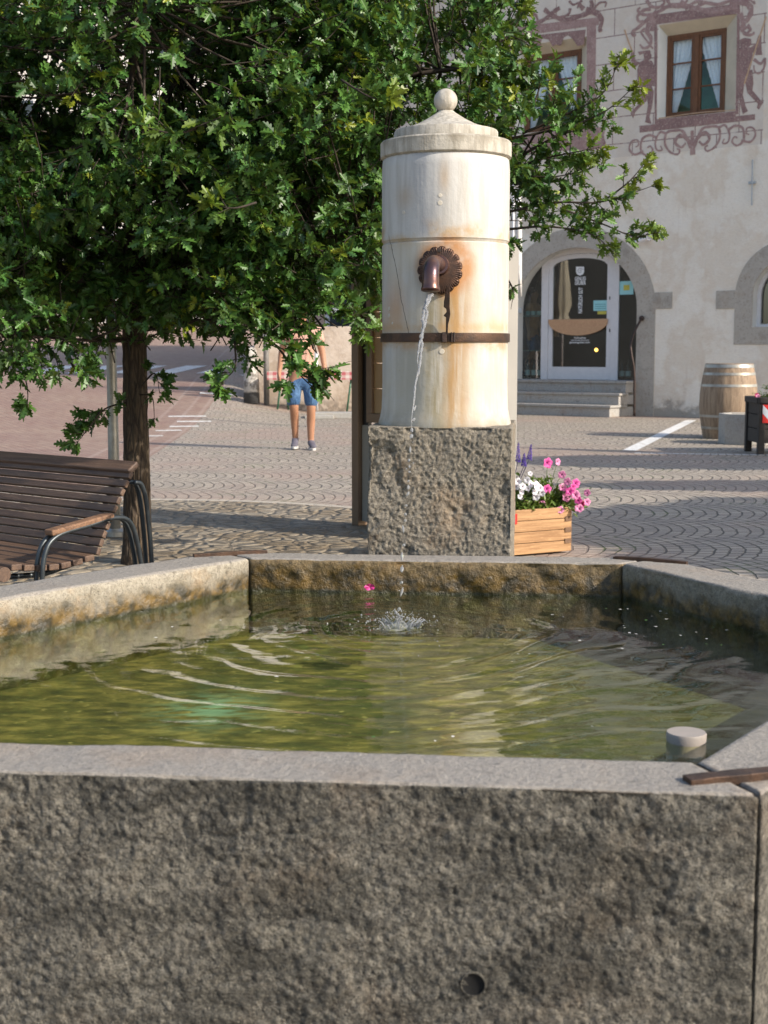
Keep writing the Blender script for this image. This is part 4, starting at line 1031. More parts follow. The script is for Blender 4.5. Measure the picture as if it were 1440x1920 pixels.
lf.add([W(p[0], p[1], -DD+.012) for p in inner]+[W(p[0], p[1], -DD-.03) for p in inner], [(i, (i+1) % n2_, (i+1) % n2_+n2_, i+n2_) for i in range(n2_)])
lf.add([W(p[0], p[1], -DD+.012) for p in poly]+[W(p[0], p[1], -DD-.03) for p in poly], [(i, (i+1) % n1_, (i+1) % n1_+n1_, i+n1_) for i in range(n1_)])
door = mk('door', lf, M_white, house)
gb = B(); gb.add([W(p[0], p[1], -DD-.012) for p in inner], [tuple(range(n2_))]); mk('pane', gb, M_shopglass, door)
# side lights
for a, b_, nm in ((sl0, jx0, 0), (jx1, sr0, 1)):
    ss = np.linspace(a, b_, 14); poly = [(a, dzb), (b_, dzb)]+[(s, ez(s)) for s in ss[::-1]]
    gb = B(); gb.add([W(p[0], p[1], -DD-.005) for p in poly], [tuple(range(len(poly)))]); mk('side_pane', gb, M_shopglass, house)
# half-moon wooden handle board
hm0, hm1 = wdp(1030.5, 600)[0], wdp(1141, 600)[0]; hz1 = wdp(1085, 598.5)[1]; hz0 = wdp(1085, 629)[1]
poly = [(hm0, hz1), (hm0, hz1-.04)]+[((hm0+hm1)/2-(hm1-hm0)/2*math.cos(math.pi*k/20), hz1-.04-(hz1-.04-hz0)*math.sin(math.pi*k/20)) for k in range(1, 20)]+[(hm1, hz1-.04), (hm1, hz1)]
hb = B(); hb.prism(poly, lambda a, z_, d_: W(a, z_, d_), -DD+.02, -DD+.05); mk('handle_board', hb, M_door_wood, door, bevel=.004)
for py in (559, 619.5):
    s, z = wdp(1144, py); kb = B(); wbox(kb, s-.008, s+.008, z-.03, z+.03, -DD+.012, -DD+.022); mk('keyhole', kb, M_black, door)
# lettering
def text(s, px0, px1, py, hpx, rot=0, font_w=None, mat_=M_text, name='lettering', sk=0):
    cu = bpy.data.curves.new('t', 'FONT'); cu.body = s; cu.size = 1; cu.extrude = 0; cu.offset = .022; cu.resolution_u = 3
    to = bpy.data.objects.new('t', cu); col.objects.link(to); bpy.context.view_layer.update()
    dg = bpy.context.evaluated_depsgraph_get(); me = bpy.data.meshes.new_from_object(to.evaluated_get(dg))
    vs = np.array([v.co[:] for v in me.vertices]); fs = [tuple(p.vertices) for p in me.polygons]
    bpy.data.objects.remove(to); bpy.data.curves.remove(cu); bpy.data.meshes.remove(me)
    mn, mx = vs.min(0), vs.max(0); u = (vs[:, 0]-mn[0])/(mx[0]-mn[0]); w_ = (vs[:, 1]-mn[1])/(mx[1]-mn[1])
    if rot: # reads bottom to top
        sA, zA = wdp(px0, py); sB, zB = wdp(px1, py+hpx); S = sA+(sB-sA)*(1-w_); Zz = zB+(zA-zB)*u
    else:
        sA, zA = wdp(px0, py); sB, zB = wdp(px1, py+hpx); S = sA+(sB-sA)*u; Zz = zB+(zA-zB)*w_
    P_ = np.array([W(a, c_, -DD-.006) for a, c_ in zip(S, Zz)])
    o = rawmesh(name, P_, fs, mat_, door); return o
text('GENUSS', 1077.6, 1098, 519, 7); text('GRUBER', 1077.6, 1098, 527.2, 6.6); text('NATÜRLICH GUT', 1083, 1091.5, 539, 48, rot=1)
text('Onlineshop', 1076, 1098, 631.5, 4.6); text('genuss-gruber.com', 1067.5, 1105.5, 639.8, 4.8)
def dbx(px0, px1, py0, py1, o0, mat_, name, par=None):
    s0, z1_ = wdp(px0, py0); s1, z0_ = wdp(px1, py1); bb = B(); wbox(bb, s0, s1, z0_, z1_, -DD+o0, -DD+o0+.002); return mk(name, bb, mat_, par or door)
dbx(1070, 1104, 637.4, 638.2, -.008, M_text, 'rule_line')
b = B(); sh = [(1079.8, 500), (1094.8, 500), (1094.8, 510), (1092.5, 514.5), (1087.3, 516.8), (1082, 514.5), (1079.8, 510)]
b.prism([wdp(*p) for p in sh], lambda a, z_, d_: W(a, z_, d_), -DD-.007, -DD-.005); sh_ = mk('shield_logo', b, M_text, door)
b = B(); pp_ = [(*wdp(1087.3+r_*math.cos(a), 508+r_*math.sin(a)*1.05), 0) for r_, a in [(5.2-.32*k, -.5-k*.62) for k in range(14)]]
for i in range(len(pp_)-1):
    p0, p1 = np.array(pp_[i][:2]), np.array(pp_[i+1][:2]); t = (p1-p0)/np.linalg.norm(p1-p0); nn = np.array([-t[1], t[0]])*.006
    b.add([W(*(p0-nn), -DD-.0035), W(*(p1-nn), -DD-.0035), W(*(p1+nn), -DD-.0035), W(*(p0+nn), -DD-.0035)], [(0, 1, 2, 3)])
mk('spiral_mark', b, simple('grey_vinyl', (.35,.35,.36), .6), sh_)
dbx(1112.5, 1138, 563.5, 582.5, -.009, M_cyan, 'notice'); dbx(1120, 1136.5, 583.5, 589, -.009, M_yel, 'sticker')
for yy in (570, 574, 578): dbx(1115, 1136, yy, yy+1, -.0065, simple('notice_print', (.16,.42,.45), .7), 'notice_print')
pst = dbx(1162, 1187.5, 527.5, 552, .0, M_cyan, 'poster', house); dbx(1169.5, 1180.5, 534.5, 544, .0025, M_yel, 'poster_print', house)
# shop interior
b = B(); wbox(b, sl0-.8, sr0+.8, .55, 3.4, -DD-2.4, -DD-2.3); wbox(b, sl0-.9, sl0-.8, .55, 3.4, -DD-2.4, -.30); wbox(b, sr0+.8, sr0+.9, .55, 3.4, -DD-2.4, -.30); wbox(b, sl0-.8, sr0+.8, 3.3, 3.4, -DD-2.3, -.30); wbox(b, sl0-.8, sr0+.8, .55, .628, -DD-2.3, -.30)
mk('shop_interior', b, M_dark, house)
# right arched window infill
reveal(arch_o, .22, mat_=M_reveal2)
b = B(); inn = [(al+(p[0]-al), p[1]) for p in arch_o]; cA = ((al+ar_)/2, azs); k_ = .9
inn2 = [(cA[0]+(p[0]-cA[0])*k_, (cA[1]+(p[1]-cA[1])*k_)) for p in arch_o]
na_ = len(arch_o); b.add([W(p[0], p[1], -.20) for p in arch_o]+[W(p[0], p[1], -.20) for p in inn2]+[W(p[0], p[1], -.26) for p in inn2], [(i, (i+1) % na_, (i+1) % na_+na_, i+na_) for i in range(na_)]+[(i+na_, (i+1) % na_+na_, (i+1) % na_+2*na_, i+2*na_) for i in range(na_)])
wbox(b, cA[0]-.03, cA[0]+.03, azb+.05, azs+.55, -.25, -.205)
aw = mk('window', b, M_white, house); gb = B(); gb.add([W(p[0], p[1], -.245) for p in inn2], [tuple(range(na_))]); mk('pane', gb, M_shopglass, aw)
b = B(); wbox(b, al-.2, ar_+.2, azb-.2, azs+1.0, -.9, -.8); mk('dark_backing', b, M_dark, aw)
# steps
SRR = wp(1192, 700)[0]
steps = thing('stone_steps', 'three grey stone steps leading up to the arched shop door', 'steps', tuple(W((dl+SRR)/2, 0)))
for k, (pr, h0, h1, sr_) in enumerate(((.36, .42, .63, SRR), (.66, .21, .42, SRR+.02), (.96, 0, .21, SRR-.0))):
    b = B(); wbox(b, dl-1.6, sr_-.03, h0, h1-.045, .016, pr-.03); wbox(b, dl-1.62, sr_, h1-.045, h1-.002*(k != 0), .016 if k == 0 else .3, pr)
    mk('step', b, M_slab, steps, bevel=.006)
b = B(); wbox(b, sl0-.02, sr0+.02, .56, .632, -DD-.2, .02); mk('threshold', b, M_slab, steps)
# handrail
hpt = [wp(1189.5, 780, .5), wp(1189.5, 735, .5), wp(1189, 695, .5), wp(1184, 664, .5), wp(1183, 645, .45), wp(1190, 622, .3), wp(1199, 604, .15), wp(1203, 597, .05)]
ou = [.5, .5, .5, .5, .45, .3, .15, .04]
b = B(); b.tube(catmull([W(p[0], max(0, p[1]), o_) for p, o_ in zip(hpt, ou)], 6), .021, 10); pe = W(hpt[-1][0], hpt[-1][1], .05); b.sphere(pe, .05, 16)
tag(mk('handrail', b, M_iron_dark, smooth=True), 'bent dark iron handrail at the right side of the shop steps', 'handrail')
# small things on the facade
sc_, zc_ = wp(1205, 450, .12)
cam_ = thing('security_camera', 'white security camera on the wall above the shop arch', 'camera', tuple(W(sc_, zc_, 0)))
b = B(); b.tube([W(sc_+.1, zc_, 0.01), W(sc_+.1, zc_, .10), W(sc_-.02, zc_-.01, .14)], .018, 8); mk('bracket', b, M_white, cam_, smooth=True)
b = B(); b.tube([W(sc_+.10, zc_+.03, .15), W(sc_-.16, zc_-.06, .20)], .045, 14); mk('camera_body', b, M_white, cam_, smooth=True, autos=50)
b = B(); b.tube([W(sc_-.155, zc_-.058, .199), W(sc_-.175, zc_-.065, .204)], .036, 14); mk('lens', b, M_black, cam_)
b = B(); s_, z_ = wp(1413, 300); s2_, z2_ = wp(1416, 385); b.tube([W(s_, z_, .04), W(s_+.01, z2_, .04)], .014, 8); wbox(b, s_-.06, s_+.06, (z_+z2_)/2-.02, (z_+z2_)/2+.02, 0, .05)
tag(mk('wall_rod', b, M_zinc, smooth=False), 'slim vertical grey metal rod fixed high on the plaster wall at far right', 'rod')
pc0 = aty(963, 405, 20.0); pc1 = aty(963, 596, 20.0)
# furled white banner
ban = thing('furled_banner', 'furled white banner on a thin pole right behind the fountain column', 'banner', (pc0[0], 20.0, 0))
b = B(); b.tube([(pc0[0], 20, 0), (pc0[0], 20, 3.55)], .018, 10); mk('pole', b, M_white, ban, smooth=True)
b = B(); b.tube([(pc0[0]+.07, 20, 3.45), (pc0[0]+.075, 20, 2.9), (pc0[0]+.085, 20, 2.3), (pc0[0]+.12, 20, 1.95)], [.03, .045, .04, .01], 10); mk('cloth', b, simple('white_cloth', (.75,.72,.68), .9), ban, smooth=True)

# ------------------------------------------------------------------ shop contents
def on_floor(s, out, z=.632): return tuple(W(s, z, out))
M_bottle = simple('dark_bottle_glass', (.01,.02,.012), .15, bump=0); M_lab = simple('bottle_label', (.55,.62,.6), .7)
for k, (px, nm) in enumerate(((989, 'leftmost'), (1001, 'middle'), (1011, 'rightmost'), (1166, 'left'), (1178, 'right'))):
    s, _z = wp(px, 700, -DD-.18); p = W(s, .632, -DD-.18)
    side_ = 'left' if k < 3 else 'right'
    t = thing('bottle', f'{nm} of the {"three" if k<3 else "two"} dark wine bottles behind the {side_} side pane of the shop door', 'bottle', tuple(p), group='bottles in the shop window')
    b = B(); b.lathe([(.001, 0), (.052, 0), (.054, .02), (.054, .22), (.04, .27), (.018, .31), (.018, .38), (.001, .38)], tuple(p), 20); mk('glass_body', b, M_bottle, t, smooth=True)
    b = B(); b.lathe([(.0548, .07), (.0548, .17)], tuple(p), 20, cap=False); mk('label', b, M_lab, t, smooth=True)
for k, px in enumerate((989, 999.5, 1010)):
    s, z = wp(px, 587, -DD-.2); bb = B(); wbox(bb, s-.04, s+.04, z-.04, z+.04, -DD-.28, -DD-.2)
    tag(mk('jar_box', bb, simple('pale_box', (.5,.66,.64), .6), bevel=.004), ('left', 'middle', 'right')[k]+' small pale box in a row of three high in the left shop pane', 'box', 'pale boxes on the shop shelf')
for k, (px0_, px1_, py, nm) in enumerate(((984, 1014, 592, 'upper glass shelf with pale boxes'), (984, 1014, 656, 'lower glass shelf above the bottles'))):
    s0, z0_ = wp(px0_, py, -DD-.2); s1 = wp(px1_, py, -DD-.2)[0]; bb = B(); wbox(bb, s0-.1, s1+.02, z0_-.02, z0_-.005, -DD-.34, -DD-.1)
    tag(mk('glass_shelf', bb, simple('shelf_glass', (.25,.36,.35), .2)), nm+' in the left shop pane', 'shelf')
s, z = wp(1118, 656, -DD-1.2); b = B(); b.sphere(W(s, z, -DD-1.2), .035, 16)
tag(mk('small_lamp', b, simple('warm_bulb', (1, .45, .08), .5, emit=6)), 'small glowing orange lamp inside the shop behind the lower door glass', 'lamp')

# ------------------------------------------------------------------ people
def skin_obj(name, nodes, edges, mat_, parent, sub=2, root=0):
    me = bpy.data.meshes.new(name); o = bpy.data.objects.new(name, me); col.objects.link(o); o.parent = parent
    me.from_pydata([n[:3] for n in nodes], edges, []); me.materials.append(mat_)
    md = o.modifiers.new('skin', 'SKIN'); md.use_smooth_shade = True
    sv = me.skin_vertices[0].data if me.skin_vertices else None
    if sv is None:
        bm = bmesh.new(); bm.from_mesh(me); bm.verts.layers.skin.verify(); bm.to_mesh(me); bm.free(); sv = me.skin_vertices[0].data
    for i, n in enumerate(nodes):
        r_ = n[3]; r2 = n[4] if len(n) > 4 else r_; sv[i].radius = (r_, r2); sv[i].use_root = (i == root)
    s = o.modifiers.new('sub', 'SUBSURF'); s.levels = sub; s.render_levels = sub
    return o
def skinm():
    g = G('skin'); g.done((.40,.20,.115), .55, Subsurface_Weight=.05); return g.mat
M_skin = skinm(); 
def folded(name, c, c2, sc):
    g = G(name); v = g.obj(); f = g.noise(g.mapv(v, (1, 1, .45), rot=(0, R(18), 0)), sc, 4, .5, 1.2); g.done(g.mix(g.mr(g.noise(v, 5, 5), .4, .65), c, c2), .9, g.bump(f, 1.0, .05)); return g.mat
M_shirt = folded('coral_shirt', (.60,.36,.27), (.52,.29,.21), 9); M_jean = folded('blue_denim', (.040,.10,.21), (.085,.17,.31), 12)
M_shoe = simple('grey_shoe', (.13,.12,.15), .7); M_sole = simple('white_sole', (.6,.58,.55), .6); M_hair = simple('dark_hair', (.03,.018,.012), .7)
def person(label, loc, rz, shirt, phone=True):
    t = thing('person', label, 'person', loc, rz)
    # facing -Y. x>0 is the person's left = image right
    L_ = {'hip': (.09, 0, .90), 'knee': (.105, .03, .50), 'ank': (.10, .075, .10), 'toe': (.115, -.06, .045)}
    nodes = [(0, .005, .93, .125, .095), (0, .0, 1.08, .12, .09), (0, -.005, 1.25, .145, .10), (0, .0, 1.40, .13, .085), (0, .0, 1.47, .06, .055), (0, -.01, 1.53, .05, .052), (0, -.025, 1.60, .072, .085), (0, -.02, 1.68, .075, .09), (0, -.005, 1.735, .05, .06)]
    edges = [(i, i+1) for i in range(8)]
    def add(p, par): nodes.append(p); edges.append((par, len(nodes)-1)); return len(nodes)-1
    for s, kn, an, toe in ((1, (.105, -.05, .50), (.10, .02, .09), (.125, -.13, .035)), (-1, (-.10, -.06, .52), (-.085, .12, .12), (-.10, .0, .045))):
        h = add((s*.09, 0, .86, .088, .09), 0); th = add((s*.10, -.02, .70, .078, .08), h); k = add((*kn, .056, .058), th)
        c_ = add(((kn[0]+an[0])/2, (kn[1]+an[1])/2+.02, (kn[2]+an[2])/2+.05, .054, .056), k); a = add((*an, .034, .038), c_); f = add(((an[0]+toe[0])/2, (an[1]+toe[1])/2, toe[2]+.02, .036, .03), a); add((*toe, .034, .022), f)
        sh = add((s*.18, 0, 1.42, .060, .058), 3); el = add((s*.245, .03 if s < 0 else -.0, 1.15, .040, .040), sh); wr = add((s*.275, -.06 if s > 0 else -.02, .91, .024, .027), el); pm = add((s*.28, -.085 if s > 0 else -.04, .845, .026, .036), wr)
        for q, (dx, dy, ln) in enumerate(((.004, -.028, .070), (.006, -.009, .082), (.006, .010, .078), (.004, .028, .062))):
            k1 = add((s*.28+dx, nodes[pm][1]+dy, .80, .0085, .0085), pm); k2 = add((s*(.28-.012)+dx, nodes[pm][1]+dy-.006, .80-ln*.5, .0075, .0075), k1); add((s*(.28-.03)+dx, nodes[pm][1]+dy-.012, .80-ln*.8, .0065, .0065), k2)
        t1 = add((s*.268, nodes[wr][1]-.05, .865, .0095, .0095), wr); add((s*.258, nodes[wr][1]-.075, .825, .008, .008), t1)
    body = skin_obj('body', nodes, edges, M_skin, t)
    fb = B()
    fb.sphere((0, -.112, 1.635), .012, 10, sc=(.8, 1.3, 1.3)); mk('nose', fb, M_skin, t, smooth=True, local=True)
    for s in (-1, 1):
        fb = B(); fb.sphere((s*.074, -.015, 1.64), .02, 10, sc=(.35, .7, 1.2)); mk('ear', fb, M_skin, t, smooth=True, local=True)
        fb = B(); fb.sphere((s*.028, -.098, 1.662), .009, 10, sc=(1.2, .6, .7)); mk('eye', fb, M_hair, t, smooth=True, local=True)
        fb = B(); fb.box((s*.028, -.1, 1.682), (.03, .012, .005)); mk('eyebrow', fb, M_hair, t, smooth=True, local=True)
    fb = B(); fb.box((0, -.104, 1.60), (.04, .012, .007)); mk('mouth', fb, simple('lips', (.35,.12,.10), .5), t, local=True)
    hb_ = B(); hb_.sphere((0, .012, 1.70), .088, 24, sc=(.95, 1.1, .95)); hb_.sphere((0, .045, 1.655), .075, 18, sc=(1, .8, 1.0)); mk('hair', hb_, M_hair, t, smooth=True, local=True)
    sn = [(0, .005, .90, .150, .115), (0, .0, 1.06, .145, .11), (0, -.005, 1.25, .165, .118), (0, 0, 1.40, .145, .098), (0, 0, 1.465, .075, .066), (.185, 0, 1.415, .076, .072), (.225, .01, 1.26, .068, .066), (-.185, 0, 1.415, .076, .072), (-.225, .015, 1.26, .068, .066)]
    skin_obj('t_shirt', sn, [(0, 1), (1, 2), (2, 3), (3, 4), (3, 5), (5, 6), (3, 7), (7, 8)], shirt, t)
    pn = [(0, .005, .93, .145, .11), (0, .005, .88, .13, .11), (.10, 0, .80, .105, .105), (.108, -.03, .62, .095, .095), (.108, -.045, .50, .088, .09), (-.10, 0, .80, .105, .105), (-.105, -.035, .62, .095, .095), (-.105, -.055, .51, .088, .09)]
    skin_obj('denim_shorts', pn, [(0, 1), (1, 2), (2, 3), (3, 4), (1, 5), (5, 6), (6, 7)], M_jean, t)
    for s, an, toe in ((1, (.10, .035, .06), (.128, -.17, .035)), (-1, (-.085, .13, .09), (-.103, -.05, .04))):
        so = skin_obj('shoe', [(an[0], an[1]+.03, an[2]-.005, .042, .045), (an[0], an[1]-.01, an[2]+.035, .044, .042), ((an[0]+toe[0])/2, (an[1]+toe[1])/2, toe[2]+.022, .046, .036), (toe[0], toe[1]+.03, toe[2]+.01, .045, .026), (toe[0], toe[1], toe[2]+.006, .034, .02)], [(0, 1), (1, 2), (2, 3), (3, 4)], M_shoe, t)
        sb = B(); c0 = Vector(((an[0]+toe[0])/2, (an[1]+.05+toe[1]-.03)/2, 0)); ln = (an[1]+.07)-(toe[1]-.035)
        vs = []; zlo = (0 if s > 0 else .012)
        for q in range(24):
            w_ = 2*math.pi*q/24; vs.append((c0.x+.046*math.cos(w_)+(.008*math.sin(w_)*-s), c0.y+ln/2*math.sin(w_), zlo))
        sb.add(vs+[(v_[0], v_[1], v_[2]+.028) for v_ in vs], [tuple(range(23, -1, -1)), tuple(range(24, 48))]+[(q, (q+1) % 24, (q+1) % 24+24, q+24) for q in range(24)]); mk('sole', sb, M_sole, t, local=True, bevel=.004)
    return t
fp = atz(572, 843)
person('walking man in coral t-shirt, blue denim shorts and grey trainers, half hidden by oak leaves', (fp[0]-.03, fp[1], 0), R(4), M_shirt)
ph = B(); ph.box((fp[0]-.03+.29, fp[1]-.135, .80), (.012, .045, .11)); tag(mk('held_phone', ph, M_black, bevel=.004), 'small dark phone held in the left hand of the walking man', 'phone')
si, _ = wp(998, 700, -DD-.55)
person('person in tan t-shirt standing inside the shop behind the left side pane', tuple(W(si, .632, -DD-.55)), R(60), simple('tan_shirt', (.55,.27,.13), .9))

# ------------------------------------------------------------------ low wall, bollard, table behind
wl = atz(466, 770); wr_ = atz(675, 772); Yw = 27.0
ztop = aty(640, 612, Yw)[2]
xw0 = aty(478, 770, Yw)[0]; xw1 = 2.6
gw = thing('garden_wall', 'low weathered plaster wall with grey metal coping behind the walking man', 'wall', ((xw0+xw1)/2, Yw, 0))
def oldwall():
    g = G('weathered_wall'); v = g.pos(); n1 = g.noise(v, 1.6, 7, .62); n2 = g.noise(v, 9, 6, .65); z = g.xyz(v)[2]
    c = g.mix(g.mr(n1, .38, .64), (.58,.49,.40), (.42,.33,.25)); c = g.mix(g.mr(n2, .5, .7, 0, .5), c, (.66,.60,.54)); c = g.mix(g.m('MULTIPLY', g.mr(z, .35, .05), g.mr(n2, .35, .6)), c, (.22,.18,.14))
    return g.done(c, .9, g.bump(n2, .5, .03))
M_ow = oldwall()
b = B(); b.box(((xw0+xw1)/2, Yw+.15, (ztop-.5)/2+.25), (xw1-xw0, .30, ztop)); mk('wall_body', b, M_ow, gw, bevel=.01)
b = B(); b.box(((xw0+xw1)/2, Yw+.15, ztop+.30), (xw1-xw0+.1, .46, .10)); mk('coping', b, M_zinc, gw, bevel=.01)
bb0 = atz(472, 765); Yb = 26.3
def peel():
    g = G('peeling_bollard'); v = g.pos(); z = g.xyz(v)[2]; n = g.noise(v, 9, 6, .65)
    c = g.mix(g.mr(n, .44, .54), (.50,.47,.42), (.20,.18,.155)); c = g.mix(g.mr(g.m('ADD', z, g.m('MULTIPLY', n, .1)), .42, .46, 1, 0), c, (.05,.05,.05)); return g.done(c, .85, g.bump(n, .5, .03))
x_ = aty(472, 765, Yb)[0]
b = B(); b.lathe([(.001, 0), (.155, 0), (.145, .4), (.12, .8), (.105, 1.0), (.07, 1.05), (.001, 1.06)], (x_, Yb, float(elev(x_, Yb))), 20)
tag(mk('stone_bollard', b, peel(), smooth=True), 'tapered stone bollard with peeling white and black paint at the corner of the low wall', 'bollard')
x_ = aty(500, 765, 26.6)[0]; b = B(); b.tube([(x_, 26.6, 0), (x_, 26.6, 3.2)], .055, 14); tag(mk('drain_pipe', b, M_galv, smooth=True), 'grey downpipe standing between the stone bollard and green table frame', 'pipe')
# beer table with red chequered cloth and green folding legs
xt0 = aty(505, 700, 26.2)[0]; xt1 = aty(690, 700, 26.2)[0]; zt_ = .78
tb = thing('beer_table', 'long folding table with green metal legs behind the walking man', 'table', ((xt0+xt1)/2, 26.2, 0))
b = B(); b.box(((xt0+xt1)/2, 26.2, zt_-.015), (xt1-xt0, .5, .03)); mk('table_top', b, M_larch, tb, bevel=.004)
for xx in (xt0+.25, xt1-.3):
    b = B()
    for dy in (-.2, .2): b.tube([(xx+.1*np.sign(dy), 26.2+dy, 0), (xx, 26.2+dy, zt_-.03)], .018, 8)
    b.tube([(xx-.1, 26.0, .02), (xx+.1, 26.4, .02)], .016, 8); b.tube([(xx, 26.0, .5), (xx, 26.4, .5)], .014, 8); mk('leg_frame', b, M_green_metal, tb, smooth=True)
def gingham():
    g = G('red_gingham'); v = g.pos(); x, y, z = g.xyz(v)[0:3]
    a = g.m('GREATER_THAN', g.m('FRACT', g.m('MULTIPLY', x, 7)), .5); b_ = g.m('GREATER_THAN', g.m('FRACT', g.m('MULTIPLY', z, 9)), .5)
    return g.done(g.mix(g.m('MULTIPLY', g.m('ADD', a, b_), .5), (.62,.54,.48), (.45,.11,.12)), .85)
b = B(); b.box(((xt0+xt1)/2, 26.2, zt_+.004), (xt1-xt0+.04, .54, .006)); b.box(((xt0+xt1)/2, 25.925, zt_-.066), (xt1-xt0+.04, .006, .15))
tag(mk('tablecloth', b, gingham()), 'red and white chequered cloth on the long folding table', 'tablecloth')
p = atz(600, 784); b = B(); b.box((p[0]+.28, p[1]+.1, .05), (1.0, .55, .10)); b.box((p[0]+.0, p[1]-.22, .03), (.5, .25, .06)); tag(mk('paving_slab', b, M_conc, bevel=.01), 'low pale concrete slab on the paving behind the walking man', 'slab')
p = atz(594, 780); b = B(); b.tube([(p[0], p[1], .1), (p[0], p[1], 1.15)], .028, 10); tag(mk('white_post', b, M_white, smooth=True), 'thin white post rising from the concrete slab', 'post')

# ------------------------------------------------------------------ lamp post
LX, LY = aty(213, 850, 8.9)[0], 8.9
lp_ = thing('street_lamp', 'slim galvanised street lamp post beside the oak trunk', 'street lamp', (LX, LY, 0))
b = B(); b.lathe([(.036, 0), (.035, .6), (.030, 1.6), (.024, 4.6)], (LX, LY, 0), 18); mk('post', b, M_galv, lp_, smooth=True)
b = B(); b.lathe([(.06, 0), (.06, .03), (.04, .05)], (LX, LY, 0), 18); mk('base_flange', b, M_galv, lp_)
b = B(); b.lathe([(.03, 4.6), (.12, 4.68), (.20, 4.9), (.05, 5.0), (.001, 5.02)], (LX, LY, 0), 18); mk('lamp_head', b, M_galv, lp_, smooth=True)

# ------------------------------------------------------------------ right side: barrel, concrete planter, chevron planter
bc = atz(1366, 824); BXc, BYc = aty(1366, 800, bc[1]+.25)[0], bc[1]+.3
bar = thing('wine_barrel', 'upright oak wine barrel with zinc hoops against the plaster wall', 'barrel', (BXc, BYc, 0))
hb_ = 1.01
def br_(z): t = z/hb_; return .325+.065*math.sin(math.pi*min(1, max(0, t)))-.01*t
b = B(); n = 96; zs = np.linspace(0, hb_, 22); vs = []
for z in zs:
    for k in range(n):
        w = 2*math.pi*k/n; dip = .004 if k % 4 == 0 else 0; vs.append((BXc+(br_(z)-dip)*math.cos(w), BYc+(br_(z)-dip)*math.sin(w), z))
fs = [(i*n+k, i*n+(k+1) % n, (i+1)*n+(k+1) % n, (i+1)*n+k) for i in range(21) for k in range(n)]
b.add(vs, fs); b.lathe([(br_(hb_), hb_), (br_(hb_)-.025, hb_), (br_(hb_)-.03, hb_-.04), (.001, hb_-.04)], (BXc, BYc, 0), n); mk('staves', b, M_barrel, bar, smooth=True, autos=30)
for z0_, z1_ in ((.955, 1.0), (.855, .89), (.70, .735), (.29, .325), (.13, .165)):
    b = B(); b.lathe([(br_(z0_)-.003, z0_), (br_(z0_)+.004, z0_), (br_(z1_)+.004, z1_), (br_(z1_)-.003, z1_)], (BXc, BYc, 0), 96, cap=False); mk('hoop', b, M_hoop, bar, smooth=True, autos=30)
pc = atz(1364, 835); r8 = .36
cx8, cy8 = pc[0]+.33, pc[1]+.34
b = B(); A8 = [R(22.5+45*k+4) for k in range(8)]
ro = [(cx8+r8*math.cos(a), cy8+r8*math.sin(a)) for a in A8]; ri = [(cx8+(r8-.06)*math.cos(a), cy8+(r8-.06)*math.sin(a)) for a in A8]
hp = .385; b.add([(x, y, 0) for x, y in ro]+[(x, y, hp) for x, y in ro]+[(x, y, hp) for x, y in ri]+[(x, y, .06) for x, y in ri], [(i, (i+1) % 8, (i+1) % 8+8, i+8) for i in range(8)]+[(i+8, (i+1) % 8+8, (i+1) % 8+16, i+16) for i in range(8)]+[(i+16, (i+1) % 8+16, (i+1) % 8+24, i+24) for i in range(8)]+[tuple(range(24, 32)), tuple(range(7, -1, -1))])
tag(mk('concrete_planter', b, M_conc, bevel=.006), 'empty grey octagonal concrete planter in front of the barrel', 'planter')
dp = atz(1400, 853); px0, py0 = dp[0]+.13, dp[1]; pw, pd, pht = 1.15, .62, .655
dpl = thing('wooden_planter', 'dark wooden planter box with red and white chevron board and magenta petunias', 'planter', (px0+pw/2, py0+pd/2, 0))
b = B()
for k in range(3):
    z0_ = .13+k*.165; b.box((px0+pw/2, py0+.025, z0_+.08), (pw-.1, .03, .158)); b.box((px0+pw/2, py0+pd-.025, z0_+.08), (pw-.1, .03, .158)); b.box((px0+.03, py0+pd/2, z0_+.08), (.03, pd-.1, .158)); b.box((px0+pw-.03, py0+pd/2, z0_+.08), (.03, pd-.1, .158))
mk('planks', b, M_dwood, dpl, bevel=.004)
for dx in (.035, pw-.035):
    for dy in (.035, pd-.035): b = B(); b.box((px0+dx, py0+dy, .32), (.075, .075, .64)); mk('leg', b, M_dwood, dpl, bevel=.005)
b = B(); b.box((px0+pw/2, py0+.02, pht-.035), (pw+.02, .08, .07)); b.box((px0+pw/2, py0+pd-.02, pht-.035), (pw+.02, .08, .07)); b.box((px0+.02, py0+pd/2, pht-.036), (.08, pd-.06, .07)); b.box((px0+pw-.02, py0+pd/2, pht-.036), (.08, pd-.06, .07)); mk('top_rim', b, M_dwood, dpl, bevel=.01)
b = B(); b.box((px0+pw/2, py0+pd/2, .5), (pw-.1, pd-.1, .12)); mk('soil', b, M_soil, dpl)
sx0 = px0+.035; sz1 = aty(1420, 759, py0)[2]; sz0 = aty(1420, 793, py0)[2]; sh_ = sz1-sz0
b = B(); sw = 4*sh_*.98
b.box((sx0+sw/2, py0-.008, (sz0+sz1)/2), (sw, .006, sh_)); sg = mk('chevron_board', b, M_red, dpl)
def chev(x0, z0, w_, h_, y):
    b_ = B(); P_ = [(0, 1), (.5, .5), (1, 1), (1, .52), (.5, .0), (0, .52)]
    vs = [(x0+a*w_, y, z0+c_*h_) for a, c_ in P_]; b_.add(vs, [(0, 1, 4, 5), (1, 2, 3, 4)]); return b_
for k in range(4): mk('chevron_stripe', chev(sx0+k*sh_*.98, sz0, sh_*.98, sh_, py0-.0125), M_sgrey, sg)

